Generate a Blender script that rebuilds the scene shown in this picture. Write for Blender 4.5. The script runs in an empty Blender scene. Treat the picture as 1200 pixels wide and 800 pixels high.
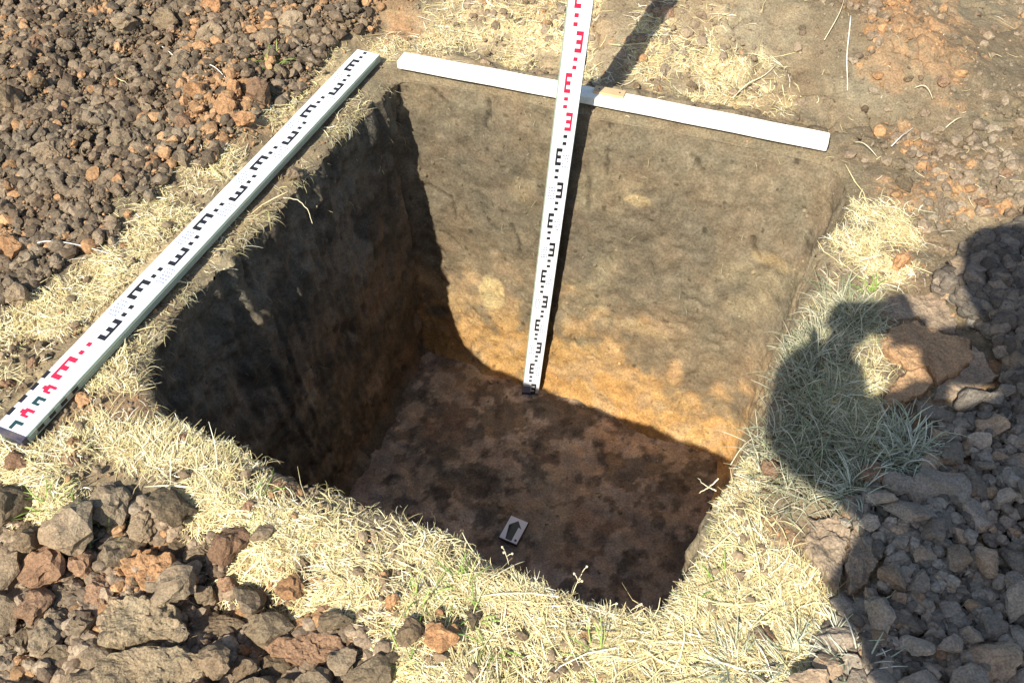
import bpy, bmesh, math, random
import numpy as np
from mathutils import Vector, Matrix, noise as mnoise

random.seed(7)
rng = np.random.default_rng(11)
C = bpy.context.scene.collection
scn = bpy.context.scene

# ------------------------------------------------------------------ camera
F, H, TH, RO = 1050.0, 1.20395, 0.856431, -0.000954
fw = np.array([0, math.cos(TH), -math.sin(TH)])
rt0 = np.array([1.0, 0, 0]); up0 = np.cross(rt0, fw)
rt = math.cos(RO) * rt0 + math.sin(RO) * up0
up = -math.sin(RO) * rt0 + math.cos(RO) * up0
cam_d = bpy.data.cameras.new('camera')
cam = bpy.data.objects.new('camera', cam_d); C.objects.link(cam)
M = Matrix.Identity(4)
for i in range(3):
    M[i][0] = rt[i]; M[i][1] = up[i]; M[i][2] = -fw[i]
M[2][3] = H
cam.matrix_world = M
cam_d.sensor_width = 36.0; cam_d.lens = F / 1200 * 36.0
cam_d.clip_start = 0.01; cam_d.clip_end = 500
scn.camera = cam

# ------------------------------------------------------------------ light
AZ, EL = math.radians(60.0), math.radians(43.5)
sdir = Vector((math.cos(AZ) * math.cos(EL), math.sin(AZ) * math.cos(EL), -math.sin(EL)))
w = bpy.data.worlds.new("World"); scn.world = w; w.use_nodes = True
nt = w.node_tree; nt.nodes.clear()
sky = nt.nodes.new('ShaderNodeTexSky'); sky.sky_type = 'NISHITA'; sky.sun_disc = False
sky.sun_elevation = EL; sky.sun_rotation = math.radians(210)
bg = nt.nodes.new('ShaderNodeBackground'); bg.inputs[1].default_value = 0.100
wo = nt.nodes.new('ShaderNodeOutputWorld')
nt.links.new(sky.outputs[0], bg.inputs[0]); nt.links.new(bg.outputs[0], wo.inputs[0])
sl = bpy.data.lights.new('sun', 'SUN'); sl.energy = 4.8; sl.angle = math.radians(0.5)
sl.color = (1.0, 0.955, 0.84)
so = bpy.data.objects.new('sun', sl); C.objects.link(so)
so.rotation_euler = sdir.to_track_quat('-Z', 'Y').to_euler(); so.location = (-3, -4, 6)
vs = scn.view_settings
vs.view_transform = 'Standard'; vs.look = 'None'; vs.exposure = 0.86; vs.gamma = 1.0

# ------------------------------------------------------------------ helpers
def U(x, y, z=0.0):                      # photo pixel -> point on the plane z
    d = fw + rt * (x - 600) / F - up * (y - 400) / F
    t = (z - H) / d[2]
    return np.array([0, 0, H]) + t * d

def hsh(ix, iy, seed):
    h = (ix.astype(np.int64) * 374761393 + iy.astype(np.int64) * 668265263 + seed * 2147483647) & 0xffffffff
    h = ((h ^ (h >> 13)) * 1274126177) & 0xffffffff
    h = h ^ (h >> 16)
    return (h & 0xffffff) / float(0x1000000)

def vn(x, y, seed=0):                    # value noise -1..1
    x = np.asarray(x, float); y = np.asarray(y, float)
    ix = np.floor(x); iy = np.floor(y); fx = x - ix; fy = y - iy
    fx = fx * fx * fx * (fx * (fx * 6 - 15) + 10); fy = fy * fy * fy * (fy * (fy * 6 - 15) + 10)
    a = hsh(ix, iy, seed); b = hsh(ix + 1, iy, seed); c_ = hsh(ix, iy + 1, seed); d = hsh(ix + 1, iy + 1, seed)
    return ((a * (1 - fx) + b * fx) * (1 - fy) + (c_ * (1 - fx) + d * fx) * fy) * 2 - 1

def fbm(x, y, s, seed=0, o=4, g=0.5):
    r = 0; a = 1.0
    for i in range(o):
        th = 0.6 * i
        xr = x * math.cos(th) - y * math.sin(th); yr = x * math.sin(th) + y * math.cos(th)
        r = r + a * vn(xr / s + 13.7 * i, yr / s + 7.1 * i, seed + i); s *= 0.5; a *= g
    return r

def worley(x, y, s, seed=0):             # F1, F2 distances in cells, id
    x = np.asarray(x, float) / s; y = np.asarray(y, float) / s
    ix = np.floor(x); iy = np.floor(y)
    f1 = np.full(x.shape, 9.0); f2 = np.full(x.shape, 9.0); cid = np.zeros(x.shape)
    for dx in (-1, 0, 1):
        for dy in (-1, 0, 1):
            jx = ix + dx; jy = iy + dy
            px = jx + hsh(jx, jy, seed); py = jy + hsh(jx, jy, seed + 5)
            d = np.hypot(px - x, py - y)
            n1 = d < f1
            f2 = np.where(n1, f1, np.minimum(f2, d)); cid = np.where(n1, hsh(jx, jy, seed + 9), cid)
            f1 = np.where(n1, d, f1)
    return f1, f2, cid

def sst(a, b, x):
    t = np.clip((x - a) / (b - a), 0, 1); return t * t * (3 - 2 * t)

def polyW(pts, z=0.0): return np.array([U(x, y, z)[:2] for x, y in pts])

def sdf(poly, x, y):                     # signed distance (negative inside)
    x = np.asarray(x, float); y = np.asarray(y, float)
    d = np.full(x.shape, 1e9); ins = np.zeros(x.shape, bool)
    n = len(poly)
    for i in range(n):
        a = poly[i]; b = poly[(i + 1) % n]
        e = b - a; wx = x - a[0]; wy = y - a[1]
        t = np.clip((wx * e[0] + wy * e[1]) / (e @ e + 1e-12), 0, 1)
        d = np.minimum(d, (wx - t * e[0]) ** 2 + (wy - t * e[1]) ** 2)
        c1 = (a[1] > y) != (b[1] > y)
        with np.errstate(divide='ignore', invalid='ignore'):
            xc = (b[0] - a[0]) * (y - a[1]) / ((b[1] - a[1]) if b[1] != a[1] else 1e-12) + a[0]
        ins ^= c1 & (x < xc)
    d = np.sqrt(d)
    return np.where(ins, -d, d)

def mesh_np(name, V, Fc, cols=None, smooth=True):
    """V (n,3); Fc (m,k) int, k 3 or 4; cols (n,3) linear"""
    me = bpy.data.meshes.new(name)
    V = np.asarray(V, np.float32); Fc = np.asarray(Fc, np.int32)
    m, k = Fc.shape
    me.vertices.add(len(V)); me.vertices.foreach_set('co', V.ravel())
    me.loops.add(m * k); me.loops.foreach_set('vertex_index', Fc.ravel())
    me.polygons.add(m)
    me.polygons.foreach_set('loop_start', np.arange(0, m * k, k, dtype=np.int32))
    try: me.polygons.foreach_set('loop_total', np.full(m, k, np.int32))
    except Exception: pass
    me.polygons.foreach_set('use_smooth', np.full(m, smooth, bool))
    me.update(calc_edges=True)
    if cols is not None:
        at = me.color_attributes.new('Col', 'FLOAT_COLOR', 'POINT')
        a = np.ones((len(V), 4), np.float32); a[:, :3] = cols
        at.data.foreach_set('color', a.ravel())
    return me

def link(name, me, mat=None, parent=None, **kw):
    o = bpy.data.objects.new(name, me); C.objects.link(o)
    if mat is not None and me is not None and len(me.materials) == 0: me.materials.append(mat)
    if parent: o.parent = parent
    for k, v in kw.items():
        if v is not None: o[k] = v
    return o

def empty(name, label, cat, M4=None, group=None):
    o = bpy.data.objects.new(name, None); C.objects.link(o)
    o.empty_display_size = 0.05
    if M4 is not None: o.matrix_world = M4
    o['label'] = label; o['category'] = cat
    if group: o['group'] = group
    return o

def box_bm(bm, x0, x1, y0, y1, z0, z1):
    vs_ = [bm.verts.new((x, y, z)) for z in (z0, z1) for y in (y0, y1) for x in (x0, x1)]
    for f in ((0, 2, 3, 1), (4, 5, 7, 6), (0, 1, 5, 4), (2, 6, 7, 3), (0, 4, 6, 2), (1, 3, 7, 5)):
        bm.faces.new([vs_[i] for i in f])

def bm_obj(name, bm, mat, parent=None, bevel=0, **kw):
    if bevel:
        bmesh.ops.bevel(bm, geom=list(bm.edges), offset=bevel, segments=2, affect='EDGES', profile=0.6)
    me = bpy.data.meshes.new(name); bm.to_mesh(me); bm.free()
    return link(name, me, mat, parent, **kw)

# ------------------------------------------------------------------ materials
def soil_mat(name, base=None, rough=0.95, fine=900, mid=130, b1=0.5, b2=0.4, var=0.25, tint=(1, 1, 1), rnd=0.0, grain=0.35):
    m = bpy.data.materials.new(name); m.use_nodes = True
    t = m.node_tree; N = t.nodes; L = t.links
    bs = N['Principled BSDF']; bs.inputs['Roughness'].default_value = rough
    bs.inputs['Specular IOR Level'].default_value = 0.15
    geo = N.new('ShaderNodeNewGeometry')
    if base is None:
        at = N.new('ShaderNodeAttribute'); at.attribute_name = 'Col'; csrc = at.outputs['Color']
    else:
        rgb = N.new('ShaderNodeRGB'); rgb.outputs[0].default_value = (*base, 1); csrc = rgb.outputs[0]
    def nz(scale, det=4, ro=0.6):
        n = N.new('ShaderNodeTexNoise'); n.inputs['Scale'].default_value = scale
        n.inputs['Detail'].default_value = det; n.inputs['Roughness'].default_value = ro
        L.new(geo.outputs['Position'], n.inputs['Vector']); return n
    def ramp(src, lo, hi, a, b):
        r = N.new('ShaderNodeMapRange'); r.inputs['From Min'].default_value = lo; r.inputs['From Max'].default_value = hi
        r.inputs['To Min'].default_value = a; r.inputs['To Max'].default_value = b; L.new(src, r.inputs['Value']); return r.outputs[0]
    n1 = nz(28, 6, 0.65); n2 = nz(fine * 0.35, 3, 0.6)
    v1 = ramp(n1.outputs['Fac'], 0.3, 0.7, 1 - var, 1 + var)
    v2 = ramp(n2.outputs['Fac'], 0.3, 0.7, 1 - grain, 1 + grain)
    mu = N.new('ShaderNodeMath'); mu.operation = 'MULTIPLY'; L.new(v1, mu.inputs[0]); L.new(v2, mu.inputs[1])
    last = mu.outputs[0]
    if rnd:
        oi = N.new('ShaderNodeObjectInfo'); v3 = ramp(oi.outputs['Random'], 0, 1, 1 - rnd, 1 + rnd)
        m2 = N.new('ShaderNodeMath'); m2.operation = 'MULTIPLY'; L.new(last, m2.inputs[0]); L.new(v3, m2.inputs[1]); last = m2.outputs[0]
    vm = N.new('ShaderNodeVectorMath'); vm.operation = 'SCALE'; L.new(csrc, vm.inputs[0]); L.new(last, vm.inputs['Scale'])
    # slight warm / cool drift
    n4 = nz(9, 3); mx = N.new('ShaderNodeMix'); mx.data_type = 'RGBA'; mx.blend_type = 'MULTIPLY'
    mx.inputs['Factor'].default_value = 1.0
    cr = N.new('ShaderNodeValToRGB'); cr.color_ramp.elements[0].color = (1.08, 0.99, 0.90, 1); cr.color_ramp.elements[0].position = 0.35
    cr.color_ramp.elements[1].color = (0.99, 1.0, 0.97, 1); cr.color_ramp.elements[1].position = 0.65
    L.new(n4.outputs['Fac'], cr.inputs[0]); L.new(vm.outputs[0], mx.inputs[6]); L.new(cr.outputs[0], mx.inputs[7])
    L.new(mx.outputs[2], bs.inputs['Base Color'])
    nb1 = nz(mid, 5, 0.65); nb2 = nz(fine, 3, 0.6)
    bu = N.new('ShaderNodeBump'); bu.inputs['Strength'].default_value = b1; bu.inputs['Distance'].default_value = 0.006
    L.new(nb1.outputs['Fac'], bu.inputs['Height'])
    bu2 = N.new('ShaderNodeBump'); bu2.inputs['Strength'].default_value = b2; bu2.inputs['Distance'].default_value = 0.0015
    L.new(nb2.outputs['Fac'], bu2.inputs['Height']); L.new(bu.outputs[0], bu2.inputs['Normal'])
    L.new(bu2.outputs[0], bs.inputs['Normal'])
    return m

def flat_mat(name, col, rough=0.5, spec=0.3, dirt=0.0, metallic=0.0, bump=0.0, dirtcol=(0.25, 0.19, 0.12), transl=0.0, attr=False):
    m = bpy.data.materials.new(name); m.use_nodes = True
    t = m.node_tree; N = t.nodes; L = t.links
    bs = N['Principled BSDF']; bs.inputs['Roughness'].default_value = rough
    bs.inputs['Specular IOR Level'].default_value = spec; bs.inputs['Metallic'].default_value = metallic
    bs.inputs['Base Color'].default_value = (*col, 1)
    tc = N.new('ShaderNodeTexCoord')
    src = None
    if attr:
        at = N.new('ShaderNodeAttribute'); at.attribute_name = 'Col'; L.new(at.outputs['Color'], bs.inputs['Base Color'])
    if dirt:
        n = N.new('ShaderNodeTexNoise'); n.inputs['Scale'].default_value = 35; n.inputs['Detail'].default_value = 8; n.inputs['Roughness'].default_value = 0.7
        L.new(tc.outputs['Object'], n.inputs['Vector'])
        r = N.new('ShaderNodeMapRange'); r.inputs['From Min'].default_value = 0.45; r.inputs['From Max'].default_value = 0.8
        r.inputs['To Max'].default_value = dirt; L.new(n.outputs['Fac'], r.inputs['Value'])
        mx = N.new('ShaderNodeMix'); mx.data_type = 'RGBA'; mx.inputs[6].default_value = (*col, 1); mx.inputs[7].default_value = (*dirtcol, 1)
        L.new(r.outputs[0], mx.inputs['Factor']); L.new(mx.outputs[2], bs.inputs['Base Color'])
    if bump:
        n = N.new('ShaderNodeTexNoise'); n.inputs['Scale'].default_value = 220; L.new(tc.outputs['Object'], n.inputs['Vector'])
        b = N.new('ShaderNodeBump'); b.inputs['Strength'].default_value = bump; b.inputs['Distance'].default_value = 0.002
        L.new(n.outputs['Fac'], b.inputs['Height']); L.new(b.outputs[0], bs.inputs['Normal'])
    if transl:
        tr = N.new('ShaderNodeBsdfTranslucent'); ms = N.new('ShaderNodeMixShader'); ms.inputs[0].default_value = transl
        at2 = N.new('ShaderNodeAttribute'); at2.attribute_name = 'Col'; L.new(at2.outputs['Color'], tr.inputs[0])
        out = N['Material Output']; L.new(bs.outputs[0], ms.inputs[1]); L.new(tr.outputs[0], ms.inputs[2]); L.new(ms.outputs[0], out.inputs[0])
    return m

M_ground = soil_mat('soil_ground', None, fine=700, mid=90, b1=0.7, b2=0.5)
M_wall = soil_mat('soil_profile', None, fine=500, mid=75, b1=0.6, b2=0.7, var=0.20, grain=0.32)
M_crumb = soil_mat('soil_crumbs', None, fine=700, mid=160, b1=0.4, b2=0.4, var=0.15)
M_clod = {
    'dark':   soil_mat('clod_dark', (0.145, 0.112, 0.074), rnd=0.28, b1=0.9, mid=110),
    'grey':   soil_mat('clod_grey', (0.205, 0.158, 0.108), rnd=0.25, b1=0.9, mid=110),
    'orange': soil_mat('clod_orange', (0.31, 0.180, 0.095), rnd=0.25, b1=0.9, mid=110),
    'red':    soil_mat('clod_reddish', (0.22, 0.140, 0.090), rnd=0.25, b1=0.9, mid=110),
    'block':  soil_mat('clod_block', (0.27, 0.212, 0.140), rnd=0.1, b1=1.0, mid=120, grain=0.4),
    'stone':  soil_mat('clod_stone', (0.235, 0.198, 0.158), rnd=0.38, b1=0.8, mid=90),
    'stoneb': soil_mat('clod_stone_brown', (0.33, 0.245, 0.17), rnd=0.3, b1=0.8, mid=90),
}
M_straw = flat_mat('dry_straw', (0.6, 0.5, 0.3), rough=0.6, spec=0.25, attr=True, transl=0.2)
M_white = flat_mat('staff_white', (0.80, 0.81, 0.84), rough=0.4, spec=0.4, dirt=0.38)
M_side = flat_mat('staff_side', (0.30, 0.37, 0.30), rough=0.35, spec=0.5, dirt=0.4)
M_black = flat_mat('staff_black', (0.018, 0.018, 0.022), rough=0.45)
M_red = flat_mat('staff_red', (0.58, 0.02, 0.06), rough=0.45)
M_teal = flat_mat('staff_teal', (0.02, 0.055, 0.06), rough=0.45)
M_pale = flat_mat('staff_pale_print', (0.24, 0.27, 0.38), rough=0.5)
M_pink = flat_mat('staff_pink_print', (0.85, 0.48, 0.58), rough=0.5)
M_cap = flat_mat('staff_cap', (0.045, 0.045, 0.075), rough=0.5, dirt=0.6)
M_lath = flat_mat('lath_white', (0.80, 0.76, 0.66), rough=0.7, dirt=0.45, bump=0.2)
M_wood = flat_mat('bare_wood', (0.52, 0.36, 0.19), rough=0.8, dirt=0.5, bump=0.3)

# ------------------------------------------------------------------ pit outline
BACK = [(452, 96), (470, 84), (560, 98), (653, 120), (740, 136), (820, 151), (900, 167), (962, 181), (990, 196)]
RIGHT = [(1000, 222), (972, 275), (940, 345), (918, 420), (902, 480), (872, 530), (848, 572), (830, 612), (806, 668), (790, 698)]
FRONT = [(768, 712), (735, 712), (700, 700), (655, 683), (610, 661), (575, 645), (530, 625), (480, 607), (430, 590), (385, 570), (330, 545), (280, 521), (230, 497), (185, 472)]
LEFT = [(160, 440), (168, 418), (205, 365), (238, 325), (275, 293), (335, 223), (381, 175), (421, 131), (444, 106)]
FB = [U(492, 404, -1.02), U(530, 416, -1.02), U(600, 441, -1.02), U(700, 475, -1.02), U(760, 501, -1.02), U(838, 530, -1.02)]
FR_ = [U(847, 542, -1.02), U(838, 600, -1.02), np.array([.50, 1.08, 0]), np.array([.33, .80, 0]), np.array([.22, .66, 0])]
FF_ = [np.array([.14, .62, 0]), np.array([-.10, .72, 0]), np.array([-.35, .86, 0]), np.array([-.55, .98, 0])]
FL_ = [np.array([-.60, 1.04, 0]), np.array([-.48, 1.36, 0]), np.array([-.36, 1.68, 0]), np.array([-.31, 1.85, 0])]

def resamp(pts, n):
    pts = np.asarray(pts, float); d = np.r_[0, np.cumsum(np.hypot(*np.diff(pts, axis=0).T))]
    s = np.linspace(0, d[-1], n, endpoint=False)
    return np.c_[np.interp(s, d, pts[:, 0]), np.interp(s, d, pts[:, 1])]

def closed(sides, ns):
    out = []
    for i, s in enumerate(sides):
        nxt = sides[(i + 1) % len(sides)][0]
        out.append(resamp(np.vstack([s, [nxt]]), ns[i]))
    return np.vstack(out)

def gsmooth(P, sig):
    k = np.arange(-4 * sig, 4 * sig + 1); g = np.exp(-k ** 2 / (2 * sig ** 2)); g /= g.sum()
    out = np.zeros_like(P)
    for kk, gg in zip(k, g): out += gg * np.roll(P, int(kk), axis=0)
    return out

NS = [190, 200, 180, 200]
rimS = [polyW(BACK), polyW(RIGHT), polyW(FRONT), polyW(LEFT)]
flS = [np.array([p[:2] for p in s]) for s in (FB, FR_, FF_, FL_)]
rim = gsmooth(closed(rimS, NS), 3)
flo = gsmooth(closed(flS, NS), 7)
NU = len(rim)
tang = np.roll(rim, -1, axis=0) - np.roll(rim, 1, axis=0); tang /= np.linalg.norm(tang, axis=1)[:, None]
area = 0.5 * np.sum(rim[:, 0] * np.roll(rim[:, 1], -1) - np.roll(rim[:, 0], -1) * rim[:, 1])
outn = np.c_[tang[:, 1], -tang[:, 0]] * (1 if area > 0 else -1)
arc = np.r_[0, np.cumsum(np.hypot(*np.diff(rim, axis=0).T))]
ang = np.linspace(0, 2 * math.pi, NU, endpoint=False)
rag = 0.006 * fbm(np.cos(ang) * 3, np.sin(ang) * 3, 0.4, 3, 4) + 0.0035 * vn(arc / 0.012, arc * 0, 8)
rag *= 0.35 + 1.25 * (sst(NS[0] - 10, NS[0] + 20, np.arange(NU)))      # back rim is cut clean along the lath
rim = rim + outn * rag[:, None]
RIMP = rim[::3]

# ------------------------------------------------------------------ ground relief and colour
P_spoil = polyW([(-900, -400), (520, -400), (500, 10), (440, 45), (400, 62), (345, 112), (262, 190), (165, 248), (65, 325), (-10, 375), (-600, 700)])
P_rocks = polyW([(2200, 200), (1200, 268), (1140, 300), (1110, 345), (1150, 400), (1165, 470), (1100, 500), (1080, 560), (1000, 600), (1010, 690), (960, 760), (930, 830), (930, 1300), (2600, 1500)])
P_lowl = polyW([(-700, 560), (-10, 560), (60, 640), (110, 590), (200, 590), (270, 640), (300, 690), (400, 730), (440, 780), (450, 830), (430, 1400), (-800, 1500)])
P_strawL = polyW([(-60, 410), (40, 335), (165, 245), (262, 182), (335, 122), (395, 78), (418, 72), (290, 215), (150, 368), (70, 440), (-5, 500)])
P_strawR = polyW([(950, 300), (985, 262), (1030, 225), (1085, 300), (1108, 330), (1030, 345), (1000, 350), (960, 400), (925, 430), (925, 380)])
P_strawT = polyW([(985, 500), (975, 450), (1000, 400), (1030, 392), (1068, 425), (1040, 490), (1000, 510)])
P_strawF = polyW([(-40, 540), (40, 520), (120, 450), (160, 475), (240, 510), (330, 555), (430, 602), (520, 640), (610, 672), (700, 706), (768, 718), (800, 690), (835, 606), (868, 540), (900, 505), (890, 590), (960, 680), (985, 725), (965, 860), (420, 860), (415, 760), (300, 700), (250, 620), (210, 580), (110, 585), (90, 660), (-40, 690)])
P_strawB = polyW([(430, 75), (440, 50), (500, 30), (560, 5), (600, -60), (720, -60), (705, 50), (700, 98), (560, 72), (468, 60)])
P_strawB2 = polyW([(705, 100), (715, 60), (760, 40), (830, 50), (900, 90), (890, 130), (820, 118)])
P_strawS = polyW([(150, 470), (110, 440), (140, 400), (215, 330), (300, 240), (380, 155), (425, 100), (440, 90), (452, 100), (430, 125), (335, 225), (245, 330), (205, 375), (165, 440)])
P_lipbare = polyW([(300, 550), (380, 570), (480, 606), (560, 640), (640, 680), (600, 690), (500, 650), (400, 612), (310, 580)])
P_slab = polyW([(1040, 390), (1060, 372), (1130, 376), (1165, 440), (1150, 470), (1080, 500), (1060, 470), (1065, 430)])
P_soilR = polyW([(960, 600), (1005, 590), (1025, 640), (1000, 690), (955, 650)])

CRK = [(polyW(q), dp, wd) for q, dp, wd in (
    ([(1000, 18), (1018, 14), (1034, 22), (1045, 28)], .030, .009), ([(1058, 22), (1068, 12), (1077, 7)], .025, .007), ([(1098, 24), (1118, 27)], .015, .005),
    ([(1165, 38), (1185, 32), (1205, 30)], .015, .005), ([(992, 42), (1012, 44), (1028, 38), (1030, 28)], .012, .005), ([(1062, 50), (1080, 52)], .015, .005),
    ([(1052, 132), (1070, 133), (1090, 128)], .012, .004), ([(1150, 132), (1166, 148), (1185, 145), (1202, 150)], .014, .005), ([(1192, 120), (1195, 145)], .012, .005),
    ([(1146, 158), (1158, 154)], .010, .004), ([(838, 12), (850, 10)], .012, .005), ([(960, 92), (980, 95)], .01, .004), ([(690, 30), (700, 45), (702, 60)], .015, .006),
    ([(625, 62), (650, 70)], .012, .005), ([(1115, 64), (1120, 66), (1125, 60)], .015, .005))]
LATHA = U(469, 66)[:2]; LATHB = U(972, 162)[:2]; LATHN = np.array([-(LATHB - LATHA)[1], (LATHB - LATHA)[0]]) / np.linalg.norm(LATHB - LATHA)
HOL = U(258, 702)[:2]; HOL2 = U(205, 632)[:2]
PITC = RIMP.mean(axis=0)
def dist_rim(x, y):
    d = np.full(np.shape(x), 0.6)
    near = (np.abs(x - 0.03) < 1.1) & (np.abs(y - 1.2) < 1.05)
    if np.any(near): d[near] = sdf(RIMP[::2] if near.sum() > 50000 else RIMP, np.asarray(x)[near], np.asarray(y)[near])
    return d

def smask(poly, x, y, soft=0.04, nz=0.05, seed=50):
    d = sdf(poly, x, y) + nz * fbm(x, y, 0.11, seed, 3)
    return 1 - sst(-soft, soft, d)

def ground_h(x, y, fine=True):
    x = np.asarray(x, float); y = np.asarray(y, float)
    far = sst(3.0, 9.0, np.hypot(x, y - 1.5)); ow_ = orange_w(x, y) if fine else 0
    d = np.minimum(dist_rim(x, y), 0.6)
    sp = smask(P_spoil, x, y, 0.10, 0.03); rk = smask(P_rocks, x, y, 0.08, 0.02); ll = smask(P_lowl, x, y, 0.06, 0.02)
    edge = sst(0.0, 0.14, d)
    h = 0.010 * fbm(x, y, 0.22, 21, 3) * edge
    h = h + sp * (0.035 + 0.03 * fbm(x, y, 0.3, 31, 2)) * sst(0.05, 0.3, d)
    h = h + rk * 0.02 + ll * (-0.045)
    if fine:
        h = h + ow_ * (0.006 + 0.006 * np.abs(fbm(x, y, .045, 901, 3))) * sst(0.02, .1, d)
        f1, f2, cid = worley(x + 0.012 * vn(x / .03, y / .03, 5), y + 0.012 * vn(x / .03, y / .03, 6), 0.075, 77)
        plates = sst(0.0, 0.16, f2 - f1)
        crack = (1 - plates) * sst(0.15, 0.4, fbm(x, y, 0.25, 41, 3) + 0.1)
        trx = sst(-0.2, 0.3, x - 0.2) * sst(1.5, 1.7, y)
        h = h - crack * 0.018 * edge * (0.4 + 0.6 * trx)
        h = h + (0.0045 * fbm(x, y, 0.05, 61, 4) + (sp * 0.6 + ll) * 0.006 * fbm(x, y, 0.035, 65, 3)) * (0.25 + 0.75 * edge)
    q = (x - LATHA[0]) * LATHN[0] + (y - LATHA[1]) * LATHN[1]
    al = sst(-.35, .05, x) * (1 - sst(.75, 1.3, x))
    h = h + al * (-.022 * sst(.03, .08, q) * (1 - sst(.10, .22, q)) + .095 * sst(.10, .45, q)) * (1 - far)
    h = h - .055 * np.exp(-(((x - HOL[0]) / .055) ** 2 + ((y - HOL[1]) / .035) ** 2)) - .03 * np.exp(-(((x - HOL2[0]) / .05) ** 2 + ((y - HOL2[1]) / .03) ** 2))
    if fine:
        for P, dp, wd in CRK:
            m_ = (np.abs(x - P[:, 0].mean()) < .3) & (np.abs(y - P[:, 1].mean()) < .3)
            if not np.any(m_): continue
            xx = x[m_] + .008 * vn(x[m_] / .02, y[m_] / .02, 71); yy = y[m_] + .010 * vn(x[m_] / .02, y[m_] / .02, 72)
            dd = np.full(xx.shape, 9.0)
            for i in range(len(P) - 1):
                a = P[i]; e = P[i + 1] - a; t = np.clip(((xx - a[0]) * e[0] + (yy - a[1]) * e[1]) / (e @ e), 0, 1)
                dd = np.minimum(dd, np.hypot(xx - a[0] - t * e[0], yy - a[1] - t * e[1]))
            h[m_] -= dp * (1 - sst(wd * .5, wd * 1.4, dd))
    h = h - 0.020 * np.exp(-np.maximum(d, 0) / 0.022)
    return h * (1 - far) + far * 0.15 * fbm(x, y, 8.0, 99, 3) * 0.3

OR = [(270, 130, 60, .9), (315, 45, 30, .8), (250, 8, 25, .8), (235, 75, 35, .6), (200, 175, 40, .35), (478, 38, 30, 1), (435, 110, 0, 0),
      (505, 70, 22, .5), (700, 40, 22, .4), (640, 40, 14, .4), (1040, 8, 62, 1), (1065, 60, 50, .9), (1090, 90, 35, .8), (1080, 165, 32, .7), (1030, 95, 25, .6), (1125, 200, 26, .6),
      (1055, 305, 20, .9), (1085, 200, 20, .6), (1060, 235, 32, .9), (1045, 250, 20, .6), (960, 20, 14, .5), (15, 290, 28, 1), (70, 275, 20, .6), (90, 520, 26, .8), (75, 440, 12, .3),
      (165, 665, 34, .9), (200, 670, 20, .9), (345, 690, 34, .9), (320, 630, 20, .3), (515, 748, 24, .9), (455, 705, 22, .7), (440, 730, 12, .5),
      (30, 545, 20, .5), (25, 785, 20, .8), (360, 760, 40, .45), (1100, 425, 60, .75), (1060, 470, 25, .7), (900, 620, 15, .7), (930, 640, 12, .7), (905, 700, 14, .6),
      (870, 770, 20, .6), (560, 795, 14, .5), (985, 640, 30, .35), (895, 620, 12, .5), (960, 215, 15, .3), (1190, 30, 15, .3), (120, 40, 20, .3), (30, 60, 22, .35)]
ORW = []
for (px, py, r, s) in OR:
    if r:
        p = U(px, py); q = U(px + r, py); ORW.append((p[0], p[1], abs(q[0] - p[0]), s))
def orange_w(x, y, seed=15):
    x = np.asarray(x, float); y = np.asarray(y, float); o = np.zeros(x.shape)
    n = 0.55 * fbm(x, y, 0.06, seed, 5, .65)
    for (a, b, r, s) in ORW:
        dd = np.hypot(x - a, (y - b) * 0.8) / r
        o = np.maximum(o, .82 * s * (1 - sst(0.6, 1.15, dd + n)))
    o = np.maximum(o, 0.5 * sst(0.85, 1.15, fbm(x, y, 0.18, seed + 7, 3)))
    return o * (.55 + .45 * sst(-.5, .4, fbm(x, y, .03, seed + 31, 3)))

def lerp(a, b, t): return a + (b - a) * t[:, None]
def A(*c): return np.array(c, float)
c_soil, c_grey, c_dark, c_or, c_pale = A(.185, .145, .094), A(.235, .192, .128), A(.095, .074, .050), A(.33, .20, .108), A(.50, .42, .22)

RFC = U(850, 660)[:2]
def straw_w(x, y):
    s = np.zeros(np.shape(x))
    for P, k in ((P_strawL, .75), (P_strawR, .9), (P_strawT, 1.), (P_strawF, .9), (P_strawB, .8), (P_strawB2, .75), (P_strawS, .35)):
        s = np.maximum(s, k * smask(P, x, y, 0.035, 0.05, 71))
    s = s * (1 - 0.8 * smask(P_lipbare, x, y, 0.02, 0.02, 72))
    bare = sst(-.05, 0.5, fbm(x, y, 0.085, 81, 4, .65))
    rf = np.exp(-(((x - RFC[0]) / .30) ** 2 + ((y - RFC[1]) / .28) ** 2))
    return s * (1 - 0.85 * bare * (1 - .75 * rf))

def ground_col(x, y):
    n = fbm(x, y, 0.2, 91, 4)
    c = lerp(c_soil[None, :], c_grey[None, :], sst(-.5, .6, n))
    sp = smask(P_spoil, x, y, 0.06); rk = smask(P_rocks, x, y, 0.04); ll = smask(P_lowl, x, y, 0.04)
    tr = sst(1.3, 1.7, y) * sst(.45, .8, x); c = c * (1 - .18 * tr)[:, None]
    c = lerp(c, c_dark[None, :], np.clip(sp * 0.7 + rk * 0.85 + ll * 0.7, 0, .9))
    c = lerp(c, c_or[None, :], orange_w(x, y))
    c = lerp(c, A(.50, .41, .25)[None, :], 0.75 * straw_w(x, y))
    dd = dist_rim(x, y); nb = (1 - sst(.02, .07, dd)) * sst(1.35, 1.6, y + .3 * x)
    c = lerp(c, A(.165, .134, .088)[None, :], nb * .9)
    return np.clip(c, 0, 1)

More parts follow.
